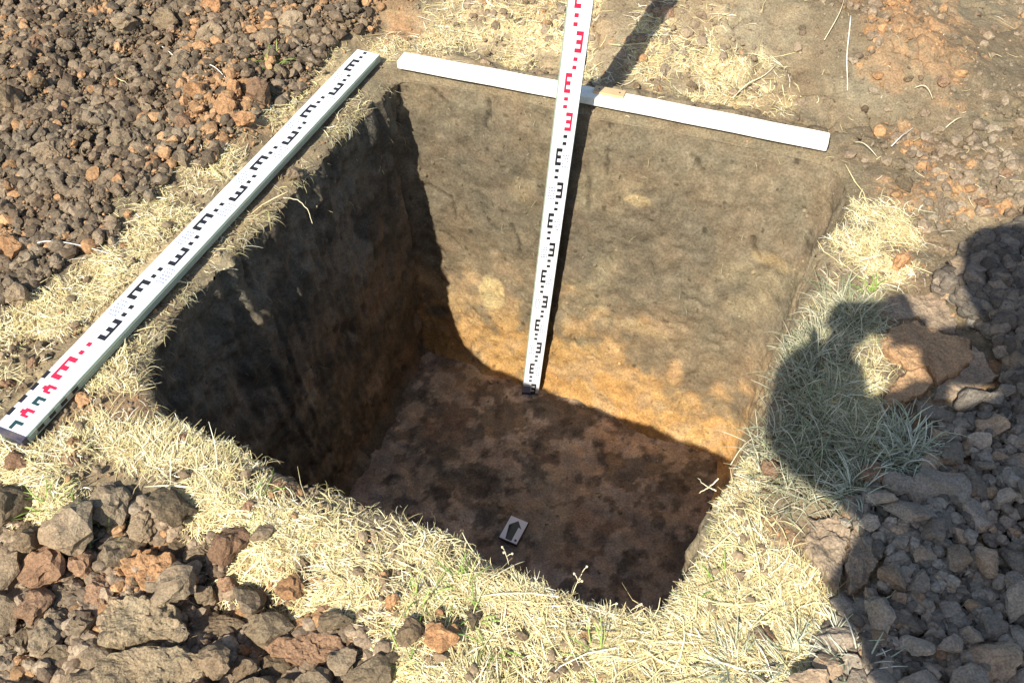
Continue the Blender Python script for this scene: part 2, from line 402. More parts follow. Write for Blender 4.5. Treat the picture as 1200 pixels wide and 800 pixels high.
# ------------------------------------------------------------------ ground mesh with the pit cut out
def axis(lo, hi, st, far):
    fine = np.arange(lo, hi, st); out = []; s = st; v = hi
    while v < far: out.append(v); s *= 1.35; v += s
    neg = []; s = st; v = lo
    while v > -far:
        s *= 1.35; v -= s; neg.append(v)
    return np.r_[np.array(neg[::-1]), fine, np.array(out)]
gx = axis(-1.65, 1.65, 0.006, 70); gy = axis(0.32, 2.75, 0.006, 70)
X, Y = np.meshgrid(gx, gy); nx, ny = len(gx), len(gy)
xf, yf = X.ravel(), Y.ravel()
dr = dist_rim(xf, yf)
inside = dr < 0
I = np.arange(nx * ny).reshape(ny, nx)
quads = np.stack([I[:-1, :-1], I[:-1, 1:], I[1:, 1:], I[1:, :-1]], -1).reshape(-1, 4)
keep = ~inside[quads].all(axis=1)
quads = quads[keep]
used = np.zeros(nx * ny, bool); used[quads.ravel()] = True
snap = used & inside
rimd = rim
xs, ys = xf.copy(), yf.copy()
si = np.where(snap)[0]
for ch in np.array_split(si, max(1, len(si) // 500)):
    px = xf[ch][:, None]; py = yf[ch][:, None]
    a = rimd; b = np.roll(rimd, -1, axis=0); e = b - a
    t = np.clip(((px - a[:, 0]) * e[:, 0] + (py - a[:, 1]) * e[:, 1]) / (e ** 2).sum(1), 0, 1)
    qx = a[:, 0] + t * e[:, 0]; qy = a[:, 1] + t * e[:, 1]
    k = np.argmin((qx - px) ** 2 + (qy - py) ** 2, axis=1); r = np.arange(len(ch))
    cx, cy = qx[r, k], qy[r, k]
    dx, dy = cx - xf[ch], cy - yf[ch]; dl = np.hypot(dx, dy) + 1e-9
    xs[ch] = cx - dx / dl * 0.002; ys[ch] = cy - dy / dl * 0.002
z = ground_h(xs, ys)
z[snap] -= 0.003
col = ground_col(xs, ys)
remap = np.cumsum(used) - 1
V = np.c_[xs, ys, z][used]
link('ground', mesh_np('ground', V, remap[quads], col[used]), M_ground, kind='structure')

# ------------------------------------------------------------------ pit walls
ZF = -1.02
NV = 150
uu = np.arange(NU)
vv = np.linspace(0, 1, NV) ** 0.95
rimz = ground_h(rim[:, 0] + outn[:, 0] * 0.001, rim[:, 1] + outn[:, 1] * 0.001)
Wx = np.zeros((NV, NU)); Wy = Wx.copy(); Wz = Wx.copy()
arcN = arc
for j, v in enumerate(vv):
    bl = v ** 1.0
    px = rim * (1 - bl) + flo * bl
    # fillet at foot
    zz = rimz * (1 - v) + (ZF - 0.012) * v
    depth = v * 1.02
    foot = np.clip((v - 0.955) / 0.045, 0, 1) ** 2 * 0.030
    wn = (0.010 * fbm(arcN + 0 * zz, np.full(NU, depth), 0.30, 111, 3) + 0.0028 * fbm(arcN, np.full(NU, depth), 0.055, 121, 3)
          + 0.005 * fbm(arcN * 1.0, np.full(NU, depth) * 0.6, 0.035, 131, 2) + 0.0022 * vn(arcN / .011, np.full(NU, depth) / .012, 133)
          + 0.006 * sst(.52, .8, fbm(arcN, np.full(NU, depth), 0.03, 135, 3)) * sst(-.1, .5, fbm(arcN, np.full(NU, depth), 0.25, 137, 2)))
    # spade facets
    f1, f2, cid = worley(arcN, np.full(NU, depth) * 0.6, 0.16, 141)
    wn = wn + 0.010 * (cid - 0.5) * sst(0.0, 0.12, f2 - f1)
    amp = sst(0.0, 0.10, np.array(v)) * 0.85 + 0.15
    back = (uu > 8) & (uu < NS[0] - 8)
    amp = amp * np.where(back, 0.75, 1.0)
    corner = 1.0
    leftm = sst(NS[0] + NS[1] + NS[2], NS[0] + NS[1] + NS[2] + 20, uu) 
    crumb = 0.007 * fbm(arcN, np.full(NU, depth), 0.04, 151, 3) * leftm * (1 - sst(0.15, 0.35, np.array(v)))
    dsp = wn * amp * (1 - sst(0.97, 1.0, np.array(v)) * 0.5) + crumb - foot - 0.012 * sst(0, 0.03, np.array(v)) * 0
    o2 = outn
    p2 = px + o2 * dsp[:, None]
    Wx[j], Wy[j], Wz[j] = p2[:, 0], p2[:, 1], zz
Wall = np.c_[Wx.ravel(), Wy.ravel(), Wz.ravel()]
J = np.arange(NV * NU).reshape(NV, NU)
J2 = np.roll(J, -1, axis=1)
if area > 0: wq = np.stack([J[:-1], J[1:], J2[1:], J2[:-1]], -1).reshape(-1, 4)
else: wq = np.stack([J[:-1], J2[:-1], J2[1:], J[1:]], -1).reshape(-1, 4)
# colours by layer
wx, wy, wz = Wall.T
UU = np.tile(uu, NV).astype(float); AR = np.tile(arcN, NV); DP = -wz
isback = 1 - sst(NS[0] - 4, NS[0] + 14, UU); isback *= sst(-2, 6, UU)
isright = (1 - isback) * (1 - sst(NS[0] + NS[1] - 10, NS[0] + NS[1] + 10, UU)) * sst(20, 40, UU)
n1 = fbm(AR, DP, 0.25, 161, 4); n2 = fbm(AR, DP, 0.07, 171, 4); n3 = fbm(AR, DP, 0.5, 181, 2)
cA, cB, cC, cD = A(.162, .131, .088), A(.130, .107, .075), A(.182, .140, .090), A(.370, .218, .086)
xb = wx  # along the back wall
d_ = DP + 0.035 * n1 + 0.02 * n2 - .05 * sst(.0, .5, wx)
cb = lerp(cA[None, :], cB[None, :], sst(.03, .2, d_))
cb = lerp(cb, cC[None, :], sst(.42, .62, d_) * (0.75 + 0.25 * np.clip(n2, -1, 1)))
cb = lerp(cb, cD[None, :], sst(.64, .86, d_ + 0.10 * n2 + 0.04 * np.sin(xb * 9)))
cb = lerp(cb, A(.27, .20, .13)[None, :], 0.40 * sst(.15, .7, n2 + 0.2 * n1) * sst(.5, .7, DP))
cb = lerp(cb, A(.40, .33, .19)[None, :], 0.14 * sst(.25, .8, fbm(AR, DP, 0.20, 191, 4) + 0.3 * n2))
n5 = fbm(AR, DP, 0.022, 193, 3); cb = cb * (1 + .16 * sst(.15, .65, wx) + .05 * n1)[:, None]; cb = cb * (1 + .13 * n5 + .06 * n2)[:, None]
cb = lerp(cb, A(.16, .12, .085)[None, :], 0.35 * sst(.35, .8, fbm(AR, DP, 0.05, 195, 3)))
for (px, py, rx, rz, s) in ((-.06, -.68, .045, .075, .85), (.09, -.74, .03, .04, .5), (.30, -.22, .035, .02, .4), (.62, -.30, .05, .02, .3), (.36, -.64, .08, .03, .3)):
    dd = np.hypot((wx - px) / rx, (wz - pz if False else (wz - py)) / rz) + 0.25 * n2
    cb = lerp(cb, A(.46, .35, .18)[None, :], s * (1 - sst(.7, 1.05, dd)) * isback)
spk = hsh(np.floor(AR / .009), np.floor(DP / .009), 77)
cb = np.where((spk < .008)[:, None], cb * .45, cb)
crk = sst(.0, .03, np.abs(fbm(AR, DP * .35, .10, 811, 3))); crm = sst(.35, .6, fbm(AR, DP, .22, 821, 2))
cb = cb * (1 - .45 * crm * (1 - crk))[:, None]
cr_ = lerp(A(.27, .22, .145)[None, :], A(.36, .27, .16)[None, :], sst(.2, .7, d_))
cr_ = lerp(cr_, A(.48, .32, .16)[None, :], sst(.7, .95, d_ + .1 * n2))
# left wall and front: dark humus with reddish subsoil towards the far corner
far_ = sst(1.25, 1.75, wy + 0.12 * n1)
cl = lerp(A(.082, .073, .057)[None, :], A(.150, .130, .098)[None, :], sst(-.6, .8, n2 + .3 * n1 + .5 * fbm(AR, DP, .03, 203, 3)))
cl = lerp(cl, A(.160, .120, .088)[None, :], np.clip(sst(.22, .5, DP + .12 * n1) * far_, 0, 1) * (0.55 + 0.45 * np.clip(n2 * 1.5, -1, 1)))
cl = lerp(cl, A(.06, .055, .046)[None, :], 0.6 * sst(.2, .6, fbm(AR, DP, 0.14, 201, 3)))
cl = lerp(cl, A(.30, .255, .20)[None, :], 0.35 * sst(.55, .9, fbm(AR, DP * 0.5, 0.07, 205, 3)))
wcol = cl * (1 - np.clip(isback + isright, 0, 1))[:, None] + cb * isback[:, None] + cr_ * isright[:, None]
def on_back(px, py):
    A0, B0_ = U(455, 88), U(1005, 185); n_ = np.cross(B0_ - A0, [0, 0, 1.0]); n_ /= np.linalg.norm(n_)
    d = fw + rt * (px - 600) / F - up * (py - 400) / F; C0 = np.array([0, 0, H]); return C0 + d * (((A0 - C0) @ n_) / (d @ n_))
for ck in ([(468, 106), (470, 120), (467, 142)], [(574, 126), (573, 140), (569, 158)], [(496, 222), (512, 230), (530, 238)], [(529, 240), (534, 262)], [(690, 208), (689, 242)],
           [(713, 176), (711, 202)], [(812, 182), (824, 202)], [(936, 300), (929, 326)], [(880, 268), (884, 290)], [(506, 112), (520, 124)], [(600, 265), (612, 300)]):
    Q = [on_back(*p) for p in ck]; dd = np.full(len(Wall), 9.0)
    for i in range(len(Q) - 1):
        a0, e0 = Q[i][[0, 2]], (Q[i + 1] - Q[i])[[0, 2]]; wxz = Wall[:, [0, 2]] - a0
        wxz = wxz + .004 * np.c_[vn(Wall[:, 2] / .012, Wall[:, 0] / .012, 991), vn(Wall[:, 0] / .012, Wall[:, 2] / .012, 992)]
        t = np.clip((wxz @ e0) / (e0 @ e0), 0, 1); dd = np.minimum(dd, np.hypot(*(wxz - t[:, None] * e0).T))
    m_ = (1 - sst(.0020, .0062, dd)) * (isback > .5)
    wcol = wcol * (1 - .5 * m_)[:, None]; Wall[:, :2] += np.tile(outn, (NV, 1)) * (m_ * .007)[:, None]
link('pit_wall', mesh_np('pit_wall', Wall, wq, np.clip(wcol, 0, 1)), M_wall, kind='structure')

# pit floor
fx = np.arange(-.78, .82, .007); fy = np.arange(.5, 2.02, .007)
X2, Y2 = np.meshgrid(fx, fy); a_, b_ = X2.ravel(), Y2.ravel()
def floor_h(x, y): return ZF + 0.009 * fbm(x, y, 0.22, 211, 4) + 0.005 * fbm(x, y, 0.045, 217, 4) + .03 * (1 - sst(-.09, .01, -0.0 - sdf(flo[::12], x, y) * -1)) * 0
I2 = np.arange(len(a_)).reshape(X2.shape)
fq = np.stack([I2[:-1, :-1], I2[:-1, 1:], I2[1:, 1:], I2[1:, :-1]], -1).reshape(-1, 4)
dfl = sdf(flo[::6], a_, b_)
fq = fq[(dfl[fq] < 0.05).any(axis=1)]
us = np.zeros(len(a_), bool); us[fq.ravel()] = True; rm = np.cumsum(us) - 1
m1 = fbm(a_, b_, 0.16, 221, 4); m2 = fbm(a_, b_, 0.06, 231, 4)
fc = lerp(A(.36, .29, .235)[None, :], A(.50, .40, .325)[None, :], sst(-.5, .6, m1))
m3 = fbm(a_, b_, 0.035, 243, 3)
fc = lerp(fc, A(.33, .27, .20)[None, :], 0.6 * sst(.0, .5, fbm(a_, b_, 0.15, 245, 4) + .35 * m3))
fc = lerp(fc, A(.085, .078, .066)[None, :], 0.75 * sst(.16, .62, fbm(a_, b_, 0.16, 241, 6, .70) + .2 * m3))
fc = lerp(fc, A(.06, .05, .045)[None, :], 0.6 * sst(.35, .6, fbm(a_, b_, 0.04, 247, 3)))
fc = fc * (1 + .18 * m3)[:, None]
fc = lerp(fc, A(.25, .165, .12)[None, :], 0.4 * sst(.2, .6, fbm(a_, b_, 0.2, 251, 3)))
fc = lerp(fc, A(.33, .25, .17)[None, :], 0.5 * sst(.55, .9, m2))
link('pit_floor', mesh_np('pit_floor', np.c_[a_, b_, floor_h(a_, b_)][us], rm[fq], np.clip(fc[us], 0, 1)), M_wall, kind='structure')

# ------------------------------------------------------------------ clod shapes
def clod_mesh(name, seed, sub, cuts=9, rough=0.10, flat=1.0, stretch=1.0, sharp=0.62):
    r = random.Random(seed)
    bm = bmesh.new(); bmesh.ops.create_icosphere(bm, subdivisions=sub, radius=1.0)
    planes = []
    for _ in range(cuts):
        n = Vector((r.gauss(0, 1), r.gauss(0, 1), r.gauss(0, 1))).normalized(); planes.append((n, r.uniform(sharp - .12, sharp + .2)))
    off = Vector((r.uniform(0, 50), r.uniform(0, 50), r.uniform(0, 50)))
    for v in bm.verts:
        p = v.co.copy()
        for n, d in planes:
            q = p.dot(n) - d
            if q > 0: p -= n * q * 0.94
        d1 = mnoise.noise(p * 1.7 + off) * 1.1 + (0.25 - abs(mnoise.noise(p * 3.6 + off))) * 1.3
        if sub > 1: d1 += (0.2 - abs(mnoise.noise(p * 7 + off))) * 0.9
        if sub > 2: d1 += mnoise.noise(p * 15 + off) * 0.5
        p += v.co.normalized() * d1 * rough
        v.co = Vector((p.x * stretch, p.y, p.z * flat))
    me = bpy.data.meshes.new(name); bm.to_mesh(me); bm.free()
    for pl in me.polygons: pl.use_smooth = False
    return me
BIG = [clod_mesh('clod_%s' % 'shape', 100 + i, 4, cuts=10, rough=0.15, flat=random.uniform(.55, .85), stretch=random.uniform(1.0, 1.45), sharp=.58) for i in range(8)]
MED = [clod_mesh('clod_shape', 200 + i, 3, cuts=9, rough=0.21, flat=random.uniform(.6, .95), stretch=random.uniform(1.0, 1.4)) for i in range(14)]
SML = [clod_mesh('clod_shape', 300 + i, 2, cuts=7, rough=0.24, flat=random.uniform(.65, .95), stretch=random.uniform(1.0, 1.35)) for i in range(10)]
STN = [clod_mesh('stone_shape', 400 + i, 4 if i < 6 else 3, cuts=13, rough=0.085, flat=random.uniform(.55, .9), stretch=random.uniform(1.0, 1.5), sharp=.50) for i in range(14)]

def put(name, me, x, y, z, s, mat, label, cat='soil clod', group=None, rot=None, tilt=0.5, scl=None):
    o = bpy.data.objects.new(name, me); C.objects.link(o)
    if len(me.materials) == 0: me.materials.append(mat)
    o.material_slots[0].link = 'OBJECT'; o.material_slots[0].material = mat
    o.location = (x, y, z)
    o.rotation_euler = rot if rot else (random.gauss(0, tilt), random.gauss(0, tilt), random.uniform(0, 6.28))
    o.scale = scl if scl else (s, s, s)
    o['label'] = label; o['category'] = cat
    if group: o['group'] = group
    return o

def gh(x, y): return float(ground_h(np.array([x]), np.array([y]))[0])
occ = []                                      # placed (x, y, r)
def free(x, y, r, k=0.8):
    for (a, b, c) in occ:
        dd = (r + c) * k
        if abs(a - x) < dd and abs(b - y) < dd and (a - x) ** 2 + (b - y) ** 2 < dd * dd: return False
    return True

def W_at(px, py, zz=None):
    p = U(px, py)
    for _ in range(3): p = U(px, py, gh(p[0], p[1]))
    return p
def pxsize(px, py, w):                        # width in pixels -> metres at that ground point
    return abs(U(px + w / 2, py)[0] - U(px - w / 2, py)[0])

# named, larger clods: px, py, width px, kind, height factor, label
heroes = [
 (252, 742, 62, 'grey', .7, 'grey rounded clod right of the big flat soil blocks at lower left'),
 (236, 652, 54, 'grey', .8, 'pale grey angular clod with a bright flat face beside the straw'),
 (168, 612, 50, 'grey', .6, 'brown slanting clod just below the straw, above the orange clod'),
 (286, 765, 22, 'orange', 1.1, 'small upright tan splinter of clay right of the grey clod'),
 (242, 696, 30, 'grey', .8, 'small dull cube of soil in the dark hollow below the pale grey clod'),
 (268, 683, 26, 'red', .8, 'small rusty clod on the right side of the dark hollow'),
 (66, 726, 28, 'grey', .9, 'upright narrow grey clod among rubble at the lower left'),
 (95, 735, 34, 'grey', .8, 'roundish grey clod left of the large flat brown block'),
 (75, 776, 56, 'dark', .5, 'dark smooth flat clod at the bottom left'),
 (22, 778, 42, 'orange', .6, 'orange clod in the bottom left corner'),
 (120, 698, 60, 'red', .45, 'low wide brown clod between straw and the large flat block'),
 (342, 688, 34, 'orange', .8, 'orange clod half buried in straw left of the bottom centre'),
 (380, 718, 26, 'red', .8, 'reddish clod at the edge of the straw by the long slab'),
 (417, 752, 22, 'red', .8, 'small upright brown clod right of the long slab'),
 (480, 740, 40, 'dark', .7, 'dark crumbly clod in the straw beside the orange one'),
 (516, 748, 34, 'orange', .8, 'squarish orange clod in the straw near the bottom centre'),
 (460, 703, 22, 'orange', .8, 'small tan clod poking out of straw above the dark crumbly clod'),
 (438, 698, 16, 'red', .8, 'little rust clod left of the small tan clod in straw'),
 (90, 520, 24, 'orange', .8, 'tan triangular clod in straw below the end of the lying staff'),
 (98, 468, 22, 'orange', .6, 'small tan clod beside the lower end of the lying staff'),
 (20, 540, 36, 'red', .6, 'brownish red clod at the left edge under the lying staff end'),
 (1056, 306, 26, 'orange', .8, 'orange clod with a grey cap in the straw right of the pit'),
 (14, 290, 34, 'orange', .9, 'orange clod at the left edge beside the straw'),
 (22, 345, 36, 'grey', .9, 'grey brown clod at the left edge below the orange clod'),
 (148, 165, 44, 'grey', .8, 'largest grey clod with a shaded hollow face in the upper left heap'),
 (168, 178, 34, 'grey', .8, 'grey clod touching the right of the largest clod in the heap'),
 (55, 178, 46, 'grey', .7, 'broad grey brown clod in the left part of the upper left heap'),
 (8, 115, 34, 'grey', .9, 'grey olive clod cut by the left edge in the upper heap'),
 (40, 52, 26, 'red', .8, 'tan red clod near the top left corner'),
 (148, 28, 36, 'grey', .6, 'grey clod near the top edge of the left heap'),
 (312, 48, 30, 'grey', .9, 'upright brown clod with an orange top near the top edge'),
 (305, 112, 36, 'red', .8, 'brown clod with an orange flank above the lying staff'),
 (285, 140, 22, 'orange', .9, 'bright orange clod just left of the lying staff'),
 (264, 130, 30, 'orange', .7, 'orange brown clod in the middle of the orange patch of the heap'),
 (243, 40, 34, 'grey', .8, 'grey clod among orange crumbs at the top of the heap'),
 (250, 8, 26, 'orange', .9, 'orange clod cut by the top edge'),
 (276, 105, 20, 'orange', .9, 'small light orange clod above the middle of the orange patch'),
 (340, 25, 26, 'grey', .9, 'grey clod at the top edge left of the straw'),
 (215, 145, 26, 'red', .9, 'reddish clod left of the orange patch in the heap'),
 (195, 25, 26, 'dark', .9, 'dark clod left of the grey clod at the top of the heap'),
 (1100, 487, 48, 'stone', .7, 'dark smooth oval stone under the sunlit patch in the rubble'),
 (1160, 500, 56, 'stoneb', .7, 'brown lumpy stone right of the dark oval stone'),
 (1150, 610, 78, 'stone', .45, 'long flat grey stone in the middle of the rubble'),
 (1100, 575, 66, 'stone', .6, 'dark grey stone pile top left of the long flat stone'),
 (1165, 775, 62, 'stoneb', .8, 'light brown knobbly stone in the bottom right corner'),
 (1098, 678, 34, 'stoneb', .9, 'reddish brown egg shaped stone in the rubble'),
 (1060, 733, 48, 'stone', .8, 'large grey angular stone near the bottom right'),
 (1076, 690, 52, 'stone', .8, 'dark grey stone left of the egg shaped stone'),
 (1135, 745, 40, 'stone', .9, 'grey stone standing left of the light brown corner stone'),
 (1052, 780, 34, 'stone', .7, 'small grey stone at the bottom edge of the rubble'),
 (1128, 632, 38, 'stoneb', .8, 'pinkish brown stone below the long flat stone'),
 (1055, 625, 36, 'stoneb', .8, 'brown block stone left of the pinkish one in the rubble'),
 (1150, 700, 46, 'stone', .5, 'flat tan topped stone above the corner stone'),
 (1095, 790, 40, 'stone', .6, 'dark stone cut by the bottom edge of the rubble'),
 (1022, 700, 36, 'stoneb', .8, 'brown stone where the rubble meets the straw'),
 (1180, 560, 40, 'stone', .8, 'grey stone at the right edge above the long flat stone'),
 (1175, 365, 40, 'stone', .5, 'flat light grey stone at the right edge in the finer rubble'),
 (1010, 748, 22, 'red', .9, 'small wine red stone at the straw edge near the bottom'),
 (895, 745, 26, 'red', .8, 'dark red clod in straw near the bottom right'),
 (905, 550, 28, 'red', .8, 'brown clod among the grey green grass'),
 (1025, 555, 32, 'red', .9, 'upright brown clod behind the pale grass tuft'),
 (1090, 735, 26, 'stone', .9, 'small grey wedge of stone left of the standing grey stone'),
 (345, 205, 20, 'grey', 1.0, 'tan clod stuck on the pit edge beside the lying staff'),
]
def slab(outline, h, mat, label, seed, rough=.004, cat='soil clod', name='flat_clod', dz=0.0):
    c0 = np.mean([U(*p)[:2] for p in outline], axis=0); zg = gh(c0[0], c0[1]) + dz
    P = np.array([U(a, b, zg + h)[:2] for a, b in outline]); cen = P.mean(axis=0)
    P = resamp(np.vstack([P, P[:1]]), 96)
    t = np.linspace(0, 2 * math.pi, 96, endpoint=False)
    dr_ = P - cen; rad = np.hypot(*dr_.T).mean()
    P = P + dr_ / np.hypot(*dr_.T)[:, None] * (rad * .07 * fbm(np.cos(t) * 4, np.sin(t) * 4, 1.0, seed, 4))[:, None]
    rows = []; fac = [1.02, 1.035, 1.04, 1.02, 1.0, .985, .965] + list(np.linspace(.945, .03, 30)); zz = [-.35, .1, .4, .62, .78, .90, .97] + [1.0] * 30
    for f_, z_ in zip(fac, zz):
        q = cen + (P - cen) * f_; n_ = fbm(q[:, 0], q[:, 1], .03, seed + 3, 4, .6); n2_ = fbm(q[:, 0] + z_ * .02, q[:, 1], .012, seed + 9, 3)
        q = q + (dr_ / np.hypot(*dr_.T)[:, None]) * (rough * .8 * n2_)[:, None]
        rows.append(np.c_[q, zg + h * z_ + (rough * (1.1 * n_ + .5 * n2_)) * (z_ > 0)])
    V_ = np.vstack(rows + [np.array([[cen[0], cen[1], zg + h]])]); k = 96; fs = []
    for r_ in range(len(rows) - 1):
        for q in range(k):
            a_ = r_ * k + q; b_ = r_ * k + (q + 1) % k; fs += [(a_, b_, b_ + k), (a_, b_ + k, a_ + k)]
    e0 = (len(rows) - 1) * k
    for q in range(k): fs.append((e0 + q, e0 + (q + 1) % k, len(V_) - 1))
    fs = np.array(fs)
    ar_ = 0.5 * np.sum(P[:, 0] * np.roll(P[:, 1], -1) - np.roll(P[:, 0], -1) * P[:, 1])
    if ar_ < 0: fs = fs[:, ::-1]
    loc = np.array([cen[0], cen[1], zg]); me = mesh_np(name, V_ - loc, fs, None, smooth=False)
    o = link(name, me, mat, label=label, category=cat); o.location = loc
    occ.append((cen[0], cen[1], rad * .95)); return o
M_slabo = soil_mat('slab_orange', (0.36, 0.225, 0.125), b1=.6, mid=90, var=.2); M_slabb = soil_mat('slab_brown', (0.27, 0.205, 0.145), b1=.7, mid=90)
SLABS = [
 ([(1036, 398), (1048, 382), (1075, 375), (1100, 390), (1136, 397), (1140, 420), (1120, 438), (1099, 446), (1088, 430), (1066, 428), (1048, 412)], .016, M_slabo, 'widest flat orange slab in the sunlit gap of the shadow', .003),
 ([(1064, 432), (1080, 432), (1094, 446), (1080, 460), (1062, 468), (1040, 476), (1034, 468), (1046, 454)], .014, M_slabo, 'small orange slab broken off lower left of the widest slab', .003),
 ([(1140, 402), (1160, 424), (1170, 440), (1150, 456), (1120, 466), (1096, 468), (1102, 450), (1122, 440), (1142, 424)], .014, M_slabb, 'brownish slab right of the orange slabs at the rubble edge', .003),
 ([(1032, 352), (1060, 344), (1100, 343), (1112, 358), (1120, 376), (1118, 388), (1092, 384), (1076, 370), (1052, 374), (1036, 368)], .014, M_slabb, 'dark flat soil slab in the shadow above the orange slabs', .003),
 ([(950, 606), (988, 602), (998, 622), (990, 655), (983, 690), (966, 668), (946, 640)], .016, M_slabb, 'flat dull brown slab in the shade beside the bright straw', .004),
 ([(1002, 606), (1028, 612), (1036, 640), (1020, 680), (998, 690), (994, 655)], .020, M_slabb, 'dark slab touching the flat dull brown slab', .004),
 ([(120, 705), (150, 698), (192, 700), (205, 715), (212, 738), (200, 745), (165, 748), (120, 757), (113, 748)], .040, M_clod['block'], 'large flat brown soil block in the lower left, above the biggest block', .004),
 ([(100, 806), (118, 772), (150, 760), (200, 754), (240, 764), (246, 800), (235, 850), (90, 850)], .050, M_clod['block'], 'biggest pitted brown soil block, cut by the bottom edge at lower left', .004),
 ([(308, 752), (330, 745), (372, 738), (400, 745), (412, 768), (400, 777), (355, 775), (318, 766)], .028, M_clod['red'], 'long flat reddish brown slab near the bottom edge left of centre', .004),
 ([(143, 655), (165, 650), (198, 648), (206, 668), (195, 680), (160, 680), (145, 672)], .026, M_clod['orange'], 'flat rusty orange clod above the large flat brown block', .004),
]
for q_, (ol, h_, mt_, lb_, rg_) in enumerate(SLABS): slab(ol, h_, mt_, lb_, 900 + q_ * 17, rg_)
for (px, py, wpx, kind, hf, lab) in heroes:
    p = W_at(px, py); s = pxsize(px, py, wpx) / 2
    if wpx >= 42: me = random.choice(BIG)
    else: me = random.choice(MED if 'stone' not in kind else STN)
    if 'stone' in kind and wpx >= 42: me = random.choice(STN)
    zs = s * hf * 1.25
    zz = gh(p[0], p[1])
    p = U(px, py, zz + zs * 0.45)
    if hf < .4:
        put('flat_clod', me, p[0], p[1], zz + zs * .35, s, M_clod[kind], lab, 'soil clod', rot=(random.gauss(0, .06), random.gauss(0, .06), random.uniform(-.4, .4)), scl=(s, s * .95, zs))
    else:
        cat = 'stone' if 'stone' in kind or 'stone' in lab else 'soil clod'
        put('stone' if cat == 'stone' else 'soil_clod', me, p[0], p[1], zz + zs * 0.45, s, M_clod[kind], lab, cat,
            rot=(random.gauss(0, .22), random.gauss(0, .22), random.uniform(-.6, .6)), scl=(s * .92, s * .95, zs * 1.15))
    occ.append((p[0], p[1], s * 0.9))

def topx(x, y):
    d = np.array([x, y, -H]); zc = d @ fw
    return 600 + F * (d @ rt) / zc, 400 - F * (d @ up) / zc
STOP = set('in at above beside below right left near with cut just on poking half among where by touching of behind standing under lying stuck along'.split())
REFS = []
for lb_, px_, py_ in [(h[5], h[0], h[1]) for h in heroes] + [(q[3], sum(p[0] for p in q[0]) / len(q[0]), sum(p[1] for p in q[0]) / len(q[0])) for q in SLABS]:
    ws = []
    for w_ in lb_.replace(',', ' ,').split():
        if w_ in STOP or w_ == ',': break
        ws.append(w_)
    REFS.append((' '.join(ws[:5]), px_, py_))
seen = {}
def where(base, x, y, s):
    px, py = topx(x, y)
    noun = base.split(' in ')[0].split(' on ')[0].split(' among ')[0].replace(' lying', '')
    w_ = s * 2 / pxsize(px, py, 1)
    size = 'larger ' if w_ > 26 else ('middling ' if w_ > 17 else 'small ')
    best = None
    for k_, (nm, rx, ry) in enumerate(sorted(REFS, key=lambda r: (r[1] - px) ** 2 + (r[2] - py) ** 2)[:4]):
        dx, dy = px - rx, py - ry; dd = math.hypot(dx, dy)
        ang_ = math.degrees(math.atan2(-dy, dx)) % 360
        dr = ['right', 'upper right', 'upper side', 'upper left', 'left', 'lower left', 'lower side', 'lower right'][int((ang_ + 22.5) // 45) % 8]
        near = 'close to the ' if dd < 38 else ('near the ' if dd < 75 else 'some way off the ')
        lb = size + noun + ' ' + near + dr + ' of the ' + nm
        if len(lb.split()) > 16: continue
        if lb not in seen: seen[lb] = 1; return lb
        best = best or lb
    best = best or (size + noun)
    while best in seen: best = best.replace('small ', 'little ', 1) if best.startswith('small ') else 'further ' + best
    seen[best] = 1; return best
def scatter(polys, n, smin, smax, kinds, name, labels, cat, group, meshes, sink=0.25, layers=0.0, maxtry=40000, k=0.82, power=1.6, pxbox=None, soft=0.0, stuffmask=None):
    x0, y0, x1, y1 = pxbox; cnt = 0; sizes = sorted([smin + (smax - smin) * random.random() ** power for _ in range(n)], reverse=True)
    tries = 0; i = 0
    cand = [(random.uniform(x0, x1), random.uniform(y0, y1)) for _ in range(maxtry)]
    W = np.array([U(a, b)[:2] for a, b in cand])
    ok = np.zeros(len(W), bool)
    for P in polys: ok |= sdf(P, W[:, 0], W[:, 1]) < soft
    ok &= sdf(RIMP, W[:, 0], W[:, 1]) > 0.03
    for X_ in STAFFBOX: ok &= sdf(X_, W[:, 0], W[:, 1]) > 0.01
    if stuffmask is not None: ok &= rng.random(len(W)) < stuffmask(W[:, 0], W[:, 1])
    W = W[ok]; ow = orange_w(W[:, 0], W[:, 1]); hz = ground_h(W[:, 0], W[:, 1]); fails = 0
    j = 0
    for idx in range(len(W)):
        if i >= len(sizes): break
        s = sizes[i] / 2; x, y = W[idx]
        if not free(x, y, s, k):
            fails += 1
            if fails > 60: i += 1; fails = 0
            continue
        fails = 0
        kk = kinds(x, y, ow[idx]); me = meshes(s)
        lb = where(labels[kk], x, y, s)
        put(name, me, x, y, hz[idx] + s * (0.75 - sink) + random.random() * layers, s, M_clod[kk], lb, cat, group[kk],
            tilt=0.45, scl=(s * random.uniform(.85, 1.15), s * random.uniform(.85, 1.1), s * random.uniform(.8, 1.15)))
        occ.append((x, y, s)); i += 1; cnt += 1
    return cnt

# footprints of the lying staff and lath are kept free
sA = U(8, 512); sB = U(434, 64)
lA = U(470, 74); lB = U(972, 166)
def strip(a, b, wd):
    a = a[:2]; b = b[:2]; e = (b - a) / np.linalg.norm(b - a); n = np.array([-e[1], e[0]]) * wd
    return np.array([a + n, b + n, b - n, a - n])
STAFFBOX = [strip(sA, sB, 0.04), strip(lA, lB, 0.03)]

